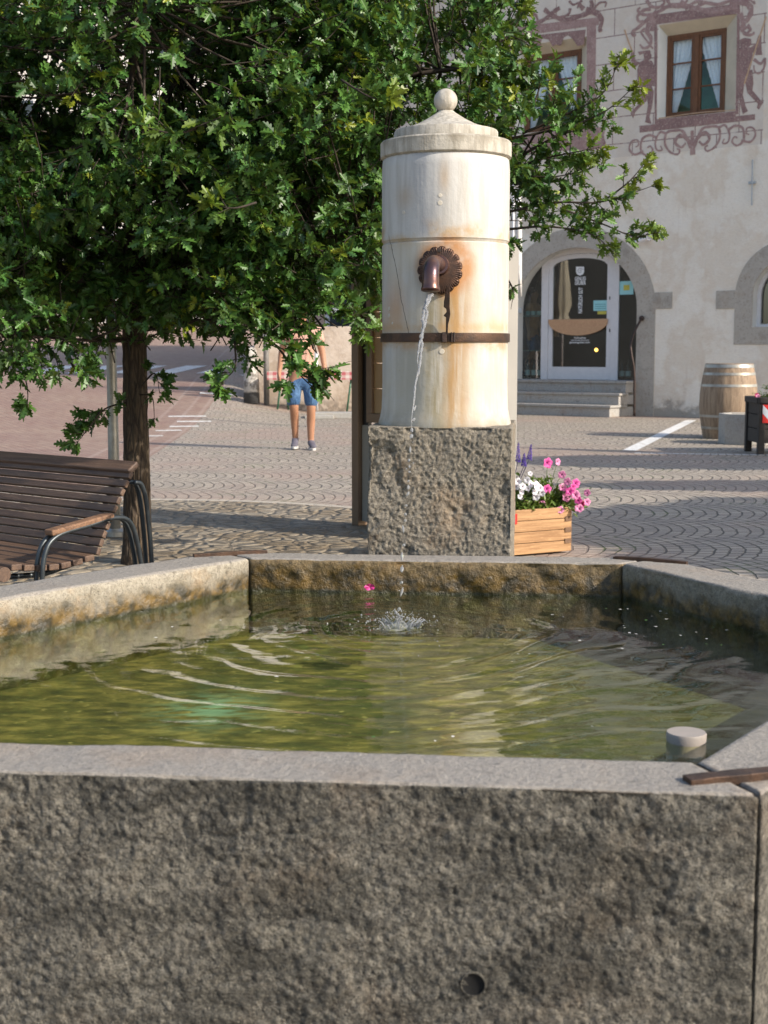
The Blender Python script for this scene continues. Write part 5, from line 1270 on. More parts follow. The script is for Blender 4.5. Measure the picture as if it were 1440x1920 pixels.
# ------------------------------------------------------------------ flowers
def petal_mat(name, c, c2):
    g = G(name); v = g.obj(); cc = g.mix(g.mr(g.noise(v, 40, 4), .35, .65), c, c2); g.done(cc, .55, Subsurface_Weight=0); 
    tr = g.n('ShaderNodeBsdfTranslucent', {0: cc}); mx = g.n('ShaderNodeMixShader', {0: .3, 1: g.p.outputs[0], 2: tr}); g.L.new(mx, g.out.inputs[0]); return g.mat
M_pink = petal_mat('pink_petal', (.80,.13,.42), (.72,.08,.34)); M_lpink = petal_mat('light_pink_petal', (.85,.36,.56), (.80,.25,.48)); M_wpet = petal_mat('white_petal', (.85,.83,.84), (.80,.76,.80)); M_mag = petal_mat('magenta_petal_2', (.62,.02,.14), (.5,.01,.12)); M_viol = petal_mat('violet_petal', (.10,.05,.36), (.16,.09,.48)); M_throat = simple('flower_throat', (.20,.01,.10), .6)
def leafmat(name, dark, light, young, tl=.28, rough=.42):
    g = G(name); at = g.n('ShaderNodeAttribute', attribute_name='rnd'); a = g.N[-1].outputs; nd = g.N[-1]
    r_, gg, bb = g.xyz(nd.outputs['Vector'])[0:3]
    c = g.mix(r_, dark, light); c = g.mix(gg, c, young)
    g.done(c, rough, Specular_IOR_Level=.45)
    tr = g.n('ShaderNodeBsdfTranslucent', {0: g.mix(.5, c, young, 'MIX')}); mx = g.n('ShaderNodeMixShader', {0: tl, 1: g.p.outputs[0], 2: tr}); g.L.new(mx, g.out.inputs[0]); return g.mat
M_oak = leafmat('oak_leaf', (.014,.054,.019), (.082,.205,.038), (.26,.30,.02), tl=.24)
M_pet_leaf = leafmat('petunia_leaf', (.06,.12,.02), (.12,.20,.03), (.25,.30,.05))
def flower(name, c, n, r_, m_, parent, throat=True):
    n = np.array(n, float); n /= np.linalg.norm(n); a = np.cross(n, [0, 0, 1]); a /= (np.linalg.norm(a)+1e-9); b_ = np.cross(n, a); b = B(); k_ = 20; vs = [np.array(c)-n*r_*.55]
    for ring_, (rr2, d) in enumerate(((.16, -.25), (.5, .0), (.92, .10), (1.0, .04))):
        for k in range(k_):
            w = 2*math.pi*k/k_; lob = 1-.20*(1-abs(math.sin(w*2.5)))**1.5*(ring_ > 0)+random.uniform(-.04, .04); vs.append(np.array(c)+(a*math.cos(w)+b_*math.sin(w))*rr2*r_*lob+n*r_*(d+.10*math.sin(w*5+ring_)*(ring_ > 0)+random.uniform(-.03, .03)))
    fs = [(0, 1+k, 1+(k+1) % k_) for k in range(k_)]+[(1+i*k_+k, 1+i*k_+(k+1) % k_, 1+(i+1)*k_+(k+1) % k_, 1+(i+1)*k_+k) for i in range(3) for k in range(k_)]
    b.add(vs, fs); b.m = [1]*k_+[0]*(3*k_); return mk(name, b, [m_, M_throat if throat else M_yel], parent, smooth=True)

LEAF_OAK = [(0, 0), (.05, .10), (.19, .17), (.23, .24), (.10, .32), (.27, .42), (.33, .52), (.12, .56), (.25, .69), (.26, .78), (.09, .80), (.10, .95), (0, 1.03)]
LEAF_OVAL = [(0, 0), (.14, .18), (.22, .45), (.17, .72), (.06, .92), (0, 1.0)]
def leaves(name, pos, dr_, nr_, size, rnd, mat_, parent, tmpl, fold=.25, droop=.18, kind=None, local=False):
    pos = np.asarray(pos); dr_ = dr_/np.linalg.norm(dr_, axis=1)[:, None]
    sd_ = np.cross(dr_, nr_); sd_ /= (np.linalg.norm(sd_, axis=1)[:, None]+1e-9); up_ = np.cross(sd_, dr_)
    T = np.array(tmpl); k = len(T); mir = T[1:-1]*np.array([-1, 1]); A = np.concatenate([T, mir]); w = fold*np.abs(A[:, 0])-droop*A[:, 1]**2
    N_ = len(pos); S = size[:, None, None]
    cur = 1+0*size
    V = pos[:, None]+S*(A[None, :, 0:1]*sd_[:, None]+A[None, :, 1:2]*dr_[:, None]+w[None, :, None]*up_[:, None])
    nvp = len(A); right = list(range(k)); left = [0]+[k-1]+list(range(k+len(mir)-1, k-1, -1)) if False else [0, *([]), *[]]
    left = [0, k-1]+[k+i for i in range(len(mir)-1, -1, -1)]
    off = OFF.get(parent.name) if parent is not None else None
    V = V.reshape(-1, 3)
    if off is not None and not local: V = V-np.array(off)
    base = (np.arange(N_)*nvp)[:, None]
    li = np.concatenate([base+np.array(right)[None], base+np.array(left)[None]], 1).ravel()
    lr, ll = len(right), len(left); tot = np.tile([lr, ll], N_); st = np.concatenate([[0], np.cumsum(tot)[:-1]])
    me = bpy.data.meshes.new(name); me.vertices.add(len(V)); me.vertices.foreach_set('co', V.astype(np.float32).ravel())
    me.loops.add(len(li)); me.loops.foreach_set('vertex_index', li.astype(np.int32)); me.polygons.add(2*N_); me.polygons.foreach_set('loop_start', st.astype(np.int32)); me.polygons.foreach_set('loop_total', tot.astype(np.int32))
    at = me.attributes.new('rnd', 'FLOAT_VECTOR', 'FACE'); rv = np.repeat(rnd, 2, axis=0); at.data.foreach_set('vector', rv.astype(np.float32).ravel())
    me.materials.append(mat_); me.update(calc_edges=True)
    o = bpy.data.objects.new(name, me); col.objects.link(o)
    if parent is not None: o.parent = parent; OFF[o.name] = off
    return o
def unit(v): return v/(np.linalg.norm(v, axis=-1, keepdims=True)+1e-9)
def rnd_leaf(n, young=0.): 
    return np.stack([rng.random(n), np.clip(rng.random(n)*.3*young+young*(rng.random(n)), 0, 1), rng.random(n)], 1)

# larch flower box next to the column
fr_ = atz(1068, 1036); FX, FY = fr_[0], fr_[1]; bd_ = np.array([.88, .47]); bd_ /= np.linalg.norm(bd_); bn_ = np.array([bd_[1], -bd_[0]])
BL, BD_ = .95, .36
fbox = thing('flower_box', 'larch wood flower box with petunias beside the granite block', 'planter', (FX, FY, 0), math.atan2(bd_[1], bd_[0]))
# local: x along (right end at 0), y back
ph_ = .066
for k in range(4):
    z = .012+ph_*k+ph_/2; lap = .0 if k % 2 else -.0
    b = B(); b.box((-BL/2-(.03 if k % 2 else 0)*0, .0, z), (BL, .032, ph_-.003)); b.box((-BL/2, BD_, z), (BL, .032, ph_-.003)); mk('plank', b, M_larch, fbox, bevel=.003, local=True)
    b = B()
    for x in (-.024, -BL+.024): b.box((x, BD_/2, z+(0)), (.032, BD_-.034, ph_-.003))
    mk('end_plank', b, M_larch, fbox, bevel=.003, local=True)
for k in (0, 1, 2):  # dark comb joints seen at the corner
    b = B(); b.box((-.026, -.0185, .012+ph_*(k+1)-.003), (.046, .006, ph_*.42)); mk('corner_joint', b, M_larch_end, fbox, local=True)
b = B(); b.box((-BL/2, BD_/2, .20), (BL-.1, BD_-.06, .08)); mk('soil', b, M_soil, fbox, local=True)
b = B(); b.box((-.52, -.020, .225), (.26, .005, .06)); cb_ = mk('chevron_board', b, M_red, fbox, local=True)
def fl_world(lx, ly): return np.array([FX+lx*bd_[0]-ly*bd_[1], FY+lx*bd_[1]+ly*bd_[0]])
def petunia(label, c, spread, height, nleaf, flowers, group, nm='petunia_plant'):
    t = thing(nm, label, 'plant', (c[0], c[1], c[2]), group=group)
    pos = []; dd = []
    b = B(); stems = []
    for k in range(26):
        a = random.uniform(0, 6.28); rr2 = random.uniform(.2, 1); tip = np.array([c[0]+spread[0]*rr2*math.cos(a), c[1]+spread[1]*rr2*math.sin(a), c[2]+height*random.uniform(.1, 1)*(1.15-rr2*.7)])
        b.tube([c, (np.array(c)+tip)/2+np.array([0, 0, .03]), tip], [.002, .0015, .001], 4)
        m_ = nleaf//26
        for q in range(m_): u_ = random.uniform(.25, 1); p = np.array(c)*(1-u_)+tip*u_+np.array([random.gauss(0, .018), random.gauss(0, .018), .03*math.sin(u_*3.1)+random.gauss(0, .012)]); pos.append(p); dd.append(unit(tip-np.array(c))+rng.normal(0, .7, 3))
    for f_ in flowers: b.tube([c, np.array([f_[0], f_[1], f_[2]])*.6+np.array(c)*.4+np.array([0, 0, .02]), np.array([f_[0], f_[1]+.02, f_[2]])], [.002, .0018, .0015], 4)
    mk('stems', b, simple('stem_green', (.10,.16,.04), .6), t, smooth=True)
    pos = np.array(pos); dd = np.array(dd); n = len(pos); nn = unit(rng.normal(0, .5, (n, 3))+np.array([0, -.2, 1]))
    leaves('foliage', pos, dd, nn, rng.uniform(.022, .042, n), rnd_leaf(n, .3), M_pet_leaf, t, LEAF_OVAL)
    for (x, y, z, r_, m_) in flowers:
        flower('flower', (x, y, z), np.array([random.gauss(0, .35)+.1, -1, random.gauss(.25, .25)]), r_, m_, t)
    return t
def FP(px, py, Y): return aty(px, py, Y)
Yf = FY+.02
pk = []
for px, py, r_, m_ in ((1027, 868, 17, M_pink), (1046, 866, 12, M_lpink), (1054, 890, 13, M_lpink), (1026, 917, 15, M_pink), (1064, 903, 13, M_lpink), (1055, 914, 14, M_lpink), (1080, 906, 15, M_pink), (1075, 913, 12, M_pink), (1068, 921, 14, M_pink), (1062, 932, 16, M_lpink), (1079, 928, 15, M_lpink), (1084, 938, 13, M_pink), (1101, 924, 12, M_lpink), (1101, 941, 12, M_lpink), (1086, 953, 15, M_lpink), (1017, 945, 12, M_lpink), (1051, 956, 12, M_lpink), (1092, 944, 10, M_mag)):
    p = aty(px, py, Yf-.02-random.uniform(0, .06)); pk.append((p[0], p[1], p[2], r_*.62*Yf/FPX, m_))
c1 = fl_world(-.10, .12); petunia('pink petunia spilling over the right end of the larch flower box', (c1[0], c1[1], .24), (.21, .15), .24, 1500, pk, 'petunias in the larch box')
wk = []
for px, py, r_ in ((971, 903, 12), (980, 912, 12), (988, 900, 11), (995, 907, 12), (1006, 910, 14), (1012, 915, 12), (978, 922, 10), (1003, 922, 11), (1005, 932, 12), (1016, 924, 12), (994, 888, 8), (975, 931, 9), (968, 912, 12), (990, 916, 9)):
    p = aty(px, py, Yf-.12-random.uniform(0, .05)); wk.append((p[0], p[1], p[2], r_*.62*Yf/FPX, M_wpet))
c2 = fl_world(-.36, .14); petunia('white petunia in the larch flower box next to the granite block', (c2[0], c2[1], .24), (.20, .14), .19, 1500, wk, 'petunias in the larch box')
sal = thing('salvia_plant', 'violet salvia with upright flower spikes rising from the larch flower box', 'plant', (c2[0], c2[1], .24))
b = B(); vb = B()
for px, py0_, py1_ in ((972, 830, 866), (995, 833, 862), (983, 850, 874)):
    top = aty(px+(1 if px > 990 else 0), py0_, Yf-.1); bot = aty(px-3 if px > 990 else px-1, py1_, Yf-.1); rt = np.array([c2[0], c2[1], .25])
    b.tube([rt, bot*.7+rt*.3, bot, top], [.003, .0025, .002, .001], 5)
    for q in range(46):
        u_ = q/46; p = bot*(1-u_)+top*u_; w_ = .013*(1-u_*.75); a = q*2.4; vb.sphere((p[0]+w_*math.cos(a), p[1]+w_*math.sin(a), p[2]+random.uniform(-.003, .003)), .0042*(1.2-.6*u_), 6, sc=(1.2, 1.2, .9))
mk('stems', b, simple('salvia_stem', (.06,.05,.12), .6), sal, smooth=True); mk('flower_spikes', vb, M_viol, sal, smooth=True)
pos = np.array([np.array([c2[0], c2[1], .30])+rng.normal(0, .05, 3)+np.array([.0, 0, .05]) for k in range(40)]); dd = rng.normal(0, 1, (40, 3)); leaves('foliage', pos, dd, unit(rng.normal(0, .4, (40, 3))+np.array([0, 0, 1])), rng.uniform(.04, .07, 40), rnd_leaf(40, .1), M_pet_leaf, sal, LEAF_OVAL)
pk = []
for k in range(16):
    pk.append((px0+random.uniform(.02, .55), py0+random.uniform(-.02, .25), pht+random.uniform(.0, .17), .03, M_mag if k % 5 else M_lpink))
petunia('magenta petunias growing in the dark wooden planter', (px0+.3, py0+.25, pht-.05), (.38, .25), .22, 700, pk, 'petunias in the dark planter')

# ------------------------------------------------------------------ trees
def bark():
    g = G('oak_bark'); v = g.obj(); st = g.mapv(v, (22, 22, 4)); f = g.noise(st, 1.6, 8, .65, .8); vo = g.vor(g.mapv(v, (26, 26, 5)), 1.3, 'DISTANCE_TO_EDGE')
    c = g.mix(g.mr(f, .35, .66), (.040,.028,.018), (.12,.085,.052)); c = g.mix(g.mr(vo, 0, .12, .8, 0), c, (.03,.02,.014))
    return g.done(c, .9, g.bump(g.m('ADD', f, g.mr(vo, 0, .3)), .9, .012))
M_bark = bark(); M_twig = simple('twig_bark', (.05,.036,.024), .85, c2=(.028,.02,.014), sc=20)
def lobes_sample(lobes, n, shell=.55):
    vol = np.array([l[3]*l[4]*l[5]*(l[6] if len(l) > 6 else 1) for l in lobes]); w = vol/vol.sum(); idx = rng.choice(len(lobes), n, p=w)
    d = unit(rng.normal(0, 1, (n, 3))); rr2 = (shell+(1-shell)*rng.random(n))**.6
    L_ = np.array([l[:6] for l in lobes])[idx]; return L_[:, :3]+d*rr2[:, None]*L_[:, 3:6], idx
def make_tree(name, label, base, trunk_pts, trunk_r, limbs, lobes, ntw, lpt, lsize, sprigs=(), group=None, tmpl=LEAF_OAK, mat_=None, clump=None):
    t = thing(name, label, 'tree', tuple(base), group=group)
    # trunk with bark relief
    tp = catmull(trunk_pts, 14); n = 40; vs = []; rr_l = np.interp(np.linspace(0, 1, len(tp)), np.linspace(0, 1, len(trunk_r)), trunk_r)
    for i, p in enumerate(tp):
        for k in range(n):
            w = 2*math.pi*k/n; vs.append([p[0]+rr_l[i]*math.cos(w), p[1]+rr_l[i]*math.sin(w), p[2]])
    vs = np.array(vs); cc_ = np.repeat(np.array(tp), n, 0); dv = unit((vs-cc_)*np.array([1, 1, 0])); nz_ = np.abs(fbm(vs*np.array([1, 1, .22]), 38, 3, 4))
    vs = vs-dv*(nz_*.010)[:, None]
    fs = [(i*n+k, i*n+(k+1) % n, (i+1)*n+(k+1) % n, (i+1)*n+k) for i in range(len(tp)-1) for k in range(n)]
    rawmesh('trunk', vs, fs, M_bark, t, smooth=True)
    b = B(); limb_pts = []
    for L_ in limbs:
        pts = catmull(L_[0], 8); m_ = len(pts); b.tube(pts, [L_[1]*(1-.8*i/(m_-1)) for i in range(m_)], 8)
        limb_pts += [np.array(p) for p in pts[4:]]
    limb_pts = np.array(limb_pts)
    tips, idx = lobes_sample(lobes, ntw)
    if clump is not None:
        nzv = fbm(tips, clump[0], 2, 77); keep = nzv > clump[1]; tips = tips[keep]; idx = idx[keep]
    cen_ = np.array([l[:3] for l in lobes])[idx]
    dist = np.linalg.norm(tips[:, None]-limb_pts[None], axis=2); near_ = limb_pts[np.argmin(dist, 1)]
    P_, D_, S_, RN = [], [], [], []
    for i, tip in enumerate(tips):
        out_ = unit(tip-cen_[i]); d = unit(.55*out_+.5*unit(tip-near_[i])+np.array([0, 0, .12])+rng.normal(0, .28, 3)); ln = random.uniform(.16, .36)
        st_ = tip-d*ln; mid = (near_[i]+st_)/2+np.array([0, 0, -.04]); 
        if i % 8 == 0: b.tube([near_[i], mid, st_], [.008, .006, .0035], 4, cap=False)
        b.tube([st_, (st_+tip)/2+rng.normal(0, .012, 3), tip], [.0035, .0025, .001], 4, cap=False)
        yg = 1. if random.random() < .05 else 0.
        m_ = lpt; u_ = np.concatenate([rng.random(m_-5)*.85+.1, np.ones(5)*.97]); pos = st_+(tip-st_)*u_[:, None]+rng.normal(0, .008, (m_, 3))
        az = rng.normal(0, 1, (m_, 3)); az = az-(az @ d)[:, None]*d; dd = unit(d*.6+unit(az)*.95+np.array([0, 0, -.05])); P_.append(pos); D_.append(dd)
        S_.append(rng.uniform(.7, 1.15, m_)*lsize*(.75 if yg else 1)); r3 = rnd_leaf(m_, 0); r3[:, 1] = np.clip(rng.normal(.06, .06, m_), 0, 1)+(yg*rng.uniform(.5, 1, m_)*(u_ > .6)); RN.append(r3)
    for sp in sprigs:   # explicit shoots leaving the crown: (points, leaf count, young amount, leaf size, fan)
        pts = catmull(sp[0], 8); m_ = len(pts); b.tube(pts, [sp[5]*(1-.85*i/(m_-1)) for i in range(m_)] if len(sp) > 5 else [.006*(1-.8*i/(m_-1)) for i in range(m_)], 6)
        pa = np.array(pts); nside = max(2, int(sp[1]/9))
        for q in range(nside):
            u_ = random.uniform(.12, 1); i = min(m_-2, int(u_*(m_-1))); ax = unit(pa[i+1]-pa[i]); sdv = rng.normal(0, 1, 3); sdv = unit(sdv-(sdv @ ax)*ax); ln = sp[4]*(1.15-u_*.75)*random.uniform(.5, 1.1); d = unit(ax*.7+sdv*.8); s0_ = pa[i]; tp_ = s0_+d*ln
            b.tube([s0_, tp_], [.0028, .001], 4, cap=False); k_ = 9
            uu = rng.random(k_)**.6; pos = s0_+(tp_-s0_)*uu[:, None]+rng.normal(0, .005, (k_, 3)); az = rng.normal(0, 1, (k_, 3)); dd = unit(d*.8+unit(az)*.9); P_.append(pos); D_.append(dd); S_.append(rng.uniform(.65, 1.1, k_)*sp[3])
            r3 = rnd_leaf(k_, 0); r3[:, 1] = np.clip(sp[2]*(u_**2)*rng.uniform(.5, 1.1, k_)+.04, 0, 1); RN.append(r3)
    mk('branches', b, M_twig, t, smooth=True)
    P_ = np.concatenate(P_); D_ = np.concatenate(D_); S_ = np.concatenate(S_); RN = np.concatenate(RN); n = len(P_)
    nn = unit(rng.normal(0, .5, (n, 3))+np.array([.20, -.22, .80]))
    leaves('crown', P_, D_, nn, S_, RN, mat_ or M_oak, t, tmpl, fold=.3, droop=.16)
    print(name, 'leaves', n); return t
TX, TY = -1.385, 7.75
def T_(px, py, Y): return np.array(aty(px, py, Y))
lobes = [(-1.9, 8.7, 2.9, 1.6, .9, .9, 1.2), (-1.5, 8.1, 3.25, 2.1, 1.5, 1.55, 1.0), (-2.7, 7.6, 2.2, 1.3, 1.1, 1.0, 1.2), (-1.2, 6.9, 2.6, 1.35, .8, 1.0, 1.5), (.0, 7.5, 2.75, .84, 1.0, .95, 1.7), (.75, 7.5, 2.35, .48, .6, .42, 1.6),
         (-.42, 7.3, 1.86, .62, .75, .52, 2.4), (-1.0, 7.5, 1.85, .8, .8, .62, 2.6), (-1.7, 8.6, 1.95, 1.7, .9, .75, 1.8), (-.72, 7.0, 1.42, .36, .4, .28, 2.0), (-2.3, 7.1, 1.55, .85, .8, .55, 1.6), (.15, 8.0, 1.85, .42, .5, .6, 1.6), (.62, 7.6, 1.95, .30, .4, .32, 1.4), (.0, 7.5, 1.62, .22, .3, .30, 1.8),(-1.75, 7.0, 1.25, .45, .4, .25, 1.5)]
base = (TX, TY, 0)
trunk = [(TX-.01, TY, -.05), (TX-.005, TY, .25), (TX, TY, .9), (TX+.005, TY, 1.6), (TX+.04, TY+.05, 2.6), (TX+.0, TY+.1, 3.8)]
def limb(z0, pts, r_): return ([(TX+.01, TY+.02, z0)]+pts, r_)
limbs = [limb(1.35, [(-1.0, 7.4, 1.65), (-.5, 7.2, 1.8), (-.1, 7.1, 1.75)], .022), limb(1.5, [(-1.9, 7.4, 1.7), (-2.6, 7.1, 1.8)], .022), limb(1.8, [(-.9, 7.7, 2.3), (-.1, 7.6, 2.6), (.7, 7.5, 2.7)], .035), limb(2.0, [(-1.3, 7.2, 2.4), (-1.1, 6.7, 2.8)], .03),
         limb(1.9, [(-2.1, 7.7, 2.3), (-3.0, 7.5, 2.6)], .032), limb(2.3, [(-1.0, 8.2, 3.0), (-.4, 8.5, 3.7)], .03), limb(2.5, [(-1.9, 8.0, 3.3), (-2.6, 8.3, 4.0)], .03), limb(2.8, [(-1.2, 7.5, 3.6), (-.9, 7.2, 4.2)], .03),
         limb(1.7, [(-.8, 7.9, 1.9), (.0, 8.0, 1.9), (.4, 7.8, 2.0)], .022), limb(2.0, [(-.6, 7.6, 2.2), (.3, 7.5, 2.25), (.95, 7.45, 2.35)], .025), limb(1.25, [(-1.6, 7.3, 1.25), (-2.2, 7.0, 1.3)], .014), limb(1.3, [(-.9, 7.3, 1.35), (-.3, 7.0, 1.3)], .014)]
SPR = [
 ([T_(980, 250, 7.4), T_(1060, 215, 7.35), T_(1130, 175, 7.3), T_(1163, 108, 7.25)], 110, .9, .062, .17, .008),
 ([T_(980, 290, 7.4), T_(1080, 235, 7.3), T_(1140, 205, 7.25), T_(1196, 156, 7.2)], 90, .9, .058, .14, .008),
 ([T_(930, 330, 7.5), T_(1010, 300, 7.4), T_(1080, 285, 7.3), T_(1128, 275, 7.3)], 110, .6, .062, .16, .008),
 ([T_(940, 400, 7.4), T_(1040, 380, 7.35), T_(1130, 378, 7.3), T_(1235, 345, 7.25)], 170, .75, .060, .16, .009),
 ([T_(1130, 378, 7.3), T_(1180, 340, 7.25), T_(1215, 297, 7.25)], 60, 1.0, .055, .13),
 ([T_(1050, 390, 7.3), T_(1130, 420, 7.25), T_(1195, 445, 7.2), T_(1230, 425, 7.2)], 130, .5, .058, .14),
 ([T_(950, 430, 7.4), T_(1030, 425, 7.3), T_(1110, 440, 7.25), T_(1150, 475, 7.2)], 120, .3, .062, .14, .008),
 ([T_(960, 330, 7.4), T_(1050, 330, 7.3), T_(1110, 310, 7.3)], 110, .4, .062, .16),
 ([T_(920, 90, 7.4), T_(960, 60, 7.4), T_(985, 5, 7.4)], 70, .7, .062, .14), ([T_(900, 150, 7.3), T_(930, 120, 7.3), T_(940, 70, 7.3)], 60, .9, .065, .14),
 ([T_(1000, 200, 7.3), T_(1012, 150, 7.3), T_(990, 90, 7.3)], 50, .9, .06, .12),
 ([T_(950, 520, 7.6), T_(962, 545, 7.6), T_(958, 580, 7.6)], 26, .4, .055, .08),
 ([T_(235, 755, 7.7), T_(200, 765, 7.55), T_(165, 790, 7.5), T_(118, 800, 7.45)], 70, .05, .075, .15), ([T_(190, 770, 7.5), T_(168, 800, 7.45), T_(143, 832, 7.4)], 45, .05, .075, .12),
 ([T_(260, 730, 7.7), T_(290, 700, 7.6), T_(300, 740, 7.55)], 50, .05, .07, .12), ([T_(262, 740, 7.7), T_(285, 745, 7.6), T_(290, 790, 7.6)], 26, .05, .06, .09),
 ([T_(120, 660, 7.2), T_(150, 700, 7.1), T_(185, 690, 7.1)], 50, .05, .08, .13), ([T_(30, 660, 7.1), T_(50, 720, 7.0), T_(52, 765, 7.0)], 60, .05, .08, .14),
 ([T_(470, 620, 7.1), T_(540, 660, 7.0), T_(600, 690, 6.9), T_(662, 676, 6.9)], 75, .1, .085, .14), ([T_(520, 650, 7.0), T_(560, 700, 6.95), T_(600, 740, 6.9)], 54, .1, .085, .14), ([T_(440, 640, 7.1), T_(440, 690, 7.0), T_(410, 720, 7.0)], 60, .05, .085, .14),
 ([T_(600, 560, 7.1), T_(660, 590, 7.0), T_(700, 640, 7.0)], 90, .3, .08, .14), ([T_(560, 700, 6.95), T_(600, 720, 6.9), T_(627, 752, 6.9)], 30, .1, .07, .08),
 ([T_(400, 230, 6.4), T_(330, 250, 6.3), T_(260, 235, 6.3), T_(215, 233, 6.25)], 60, .9, .075, .10), ([T_(455, 180, 6.4), T_(420, 215, 6.3), T_(350, 245, 6.3)], 60, .6, .085, .13),
 ([T_(640, 150, 6.3), T_(690, 180, 6.2), T_(725, 190, 6.2)], 60, .8, .085, .13), ([T_(480, 380, 6.3), T_(440, 390, 6.2), T_(400, 385, 6.2)], 50, .5, .085, .12),
]
make_tree('oak_tree', 'oak tree with dense lobed dark green foliage rising behind the bench', base, trunk, [.098, .080, .072, .066, .055, .03], limbs, lobes, 9800, 16, .063, SPR, clump=(3.0, -.33))
# parasols outside the picture, and unseen trees added and shaped to shade the paving
def add_shade_tree(label, x, y, zc, rx, ry, rz, n):
    lob = [(x, y, zc, rx, ry, rz, 1)]
    return make_tree('added_shade_tree', label, (x, y, 0), [(x, y, 0), (x, y, 1.0), (x, y, zc)], [.09, .07, .03], [([(x, y, zc-.6), (x+.5, y+.2, zc)], .03), ([(x, y, zc-.6), (x-.5, y-.3, zc)], .03)], lob, n, 9, .17, group='unseen trees added for shade right of the fountain')
add_shade_tree('unseen tree added to shade the paving nearest the basin on the right', 8.9, 6.0, 3.5, 2.3, 2.3, .7, 2200)
add_shade_tree('small unseen tree added to shade the paving further back on the right', 9.4, 12.0, 3.5, 2.8, .95, .5, 1300)
add_shade_tree('narrow unseen tree added for a shade band between the other two on the right', 9.3, 9.35, 3.5, 2.5, .38, .35, 500)
def parasol(x, y, h, label):
    t = thing('furled_parasol', label, 'parasol', (x, y, 0), group='furled beige parasols on the plaza')
    b = B(); b.lathe([(.03, 0), (.03, h), (.001, h+.05)], (x, y, 0), 12); mk('pole', b, M_white, t, smooth=True)
    b = B(); n = 24; vs = []
    pr = [(.04, h), (.10, h-.3), (.17, h-1.0), (.21, h-1.5), (.13, h-1.75), (.20, h-1.95), (.24, h-2.15)]
    for r_, z in pr:
        for k in range(n): w = 2*math.pi*k/n; q = r_*(1+.18*math.cos(w*6)); vs.append((x+q*math.cos(w), y+q*math.sin(w), z))
    b.add(vs, [(i*n+k, i*n+(k+1) % n, (i+1)*n+(k+1) % n, (i+1)*n+k) for i in range(len(pr)-1) for k in range(n)]); mk('canopy', b, M_cloth, t, smooth=True)
    b = B(); b.box((x, y, .04), (.7, .7, .08)); mk('base_plate', b, M_conc, t, bevel=.01)
parasol(8.2, 17.4, 3.6, 'furled beige parasol right of the shop'); parasol(-7.95, 22.0, 3.7, 'furled beige parasol on the left of the plaza'); parasol(-7.52, 21.8, 3.9, 'second furled beige parasol on the left of the plaza')
parasol(7.9, 13.6, 4.2, 'furled beige parasol behind the added shade trees'); parasol(9.6, 20.2, 3.2, 'furled beige parasol closest to the house')

# ------------------------------------------------------------------ houses behind
def far_house(name, label, x0, x1, y, zb_, zt__, cwall, croof, wins, rot=0):
    t = thing(name, label, 'house', ((x0+x1)/2, y, 0)); b = B(); b.box(((x0+x1)/2, y+4, (zb_+zt__)/2), (x1-x0, 8, zt__-zb_)); mk('wall', b, cwall, t)
    b = B(); xm = (x0+x1)/2; b.add([(x0-.4, y-.6, zt__), (x1+.4, y-.6, zt__), (x1+.4, y+8.6, zt__), (x0-.4, y+8.6, zt__), (x0+1, y+4, zt__+2.4), (x1-1, y+4, zt__+2.4)], [(0, 1, 5, 4), (1, 2, 5), (2, 3, 4, 5), (3, 0, 4), (3, 2, 1, 0)]); mk('roof', b, croof, t)
    for (wx_, wz, ww, wh) in wins:
        b = B(); b.box((wx_, y-.01, wz), (ww+.2, .06, wh+.2)); w_ = mk('window', b, M_white, t); b = B(); b.box((wx_, y-.045, wz), (ww, .02, wh)); mk('pane', b, simple('far_pane', (.05,.06,.07), .1), w_)
M_cream = simple('cream_render', (.74,.70,.64), .9, var=.08, sc=1); M_pinkr = simple('pink_render', (.60,.42,.33), .9, var=.12, sc=1); M_roof = simple('brown_tiles', (.12,.08,.06), .8, sc=8)
far_house('pale_house', 'large pale rendered house far behind the oak tree on the left', -24, -3.6, 62, -1, 17.5, M_cream, M_roof, [(-19+3.2*i, 5.2+3*j, 1.1, 1.5) for i in range(5) for j in range(4)])
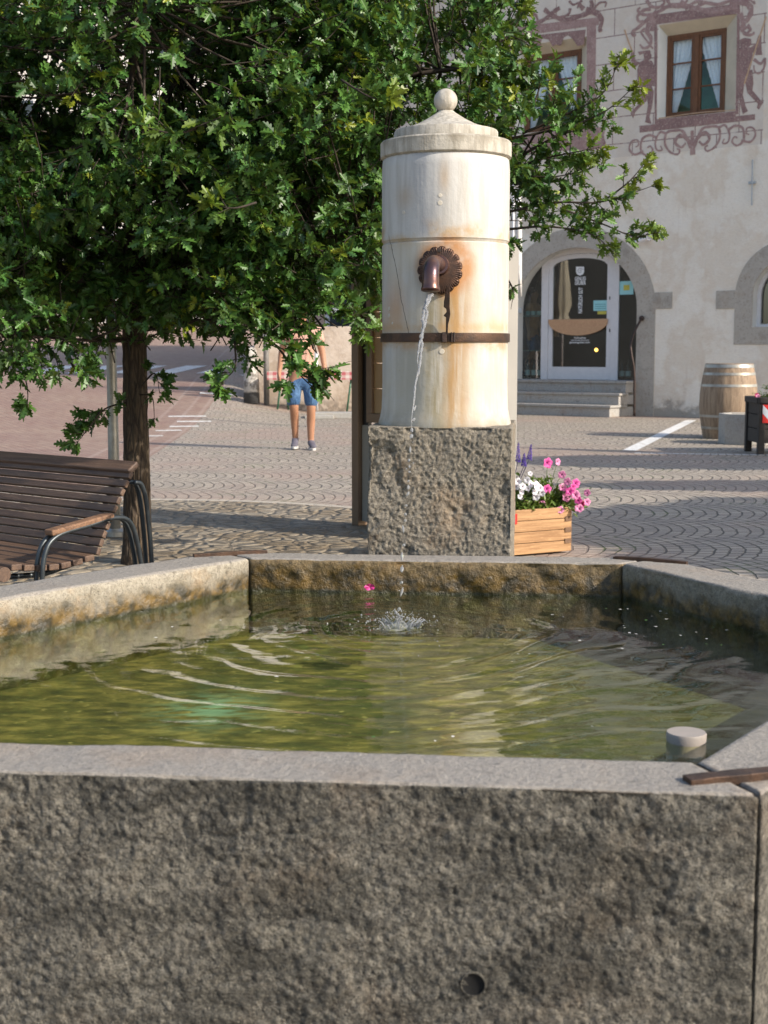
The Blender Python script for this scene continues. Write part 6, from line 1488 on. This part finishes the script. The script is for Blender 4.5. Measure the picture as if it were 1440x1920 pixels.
far_house('pink_house', 'pinkish rendered house behind the low wall and the oak crown', -1.9, 5.0, 31, -.2, 6.6, M_pinkr, M_roof, [(-.8+1.7*i, 2.2+2.4*j, .8, 1.2) for i in range(3) for j in range(2)])
far_house('unseen_reflected_house', 'unseen house opposite the shop on the left of the plaza, coloured dark for its reflection', -26, -15, 12, -.2, 8, simple('dark_reflection_render', (.07,.075,.075), .9, sc=1), M_roof, [(-24+2.4*i, 2+2.8*j, .9, 1.3) for i in range(4) for j in range(2)])  # render coloured dark so the shop glass mirrors a dark front

# ------------------------------------------------------------------ light, sky, camera
SUNV = Vector((.876, -.482, math.tan(R(30.5)))).normalized()
sun = bpy.data.lights.new('sun', 'SUN'); sun.energy = 3.9; sun.angle = R(.5); sun.color = (1, .915, .80)
so = bpy.data.objects.new('sun', sun); col.objects.link(so); so.rotation_euler = SUNV.to_track_quat('Z', 'Y').to_euler()
wd = bpy.data.worlds.new('World'); scene.world = wd; wd.use_nodes = True; nt = wd.node_tree
sky = nt.nodes.new('ShaderNodeTexSky'); sky.sky_type = 'NISHITA'; sky.sun_disc = False; sky.sun_elevation = R(30.5); sky.sun_rotation = math.atan2(.876, -.482)
sky.dust_density = 1.5; sky.ozone_density = 1.0
nt.links.new(sky.outputs[0], nt.nodes['Background'].inputs[0]); nt.nodes['Background'].inputs[1].default_value = .15
cd = bpy.data.cameras.new('camera'); co = bpy.data.objects.new('camera', cd); col.objects.link(co); scene.camera = co
cd.sensor_fit = 'VERTICAL'; cd.sensor_height = 36; cd.lens = 36*FPX/1920; cd.clip_end = 1000; cd.clip_start = .05
co.location = (0, 0, CAMH); co.rotation_euler = (math.pi/2-PITCH, 0, 0)
cd.dof.use_dof = True; cd.dof.focus_distance = 5.2; cd.dof.aperture_fstop = 7.5
vs_ = scene.view_settings; vs_.view_transform = 'Standard'; vs_.look = 'None'; vs_.exposure = .62; vs_.gamma = 1
scene.cycles.use_denoising = True; scene.cycles.max_bounces = 8; scene.cycles.transparent_max_bounces = 16; scene.cycles.caustics_reflective = False; scene.cycles.caustics_refractive = False
scene.render.film_transparent = False
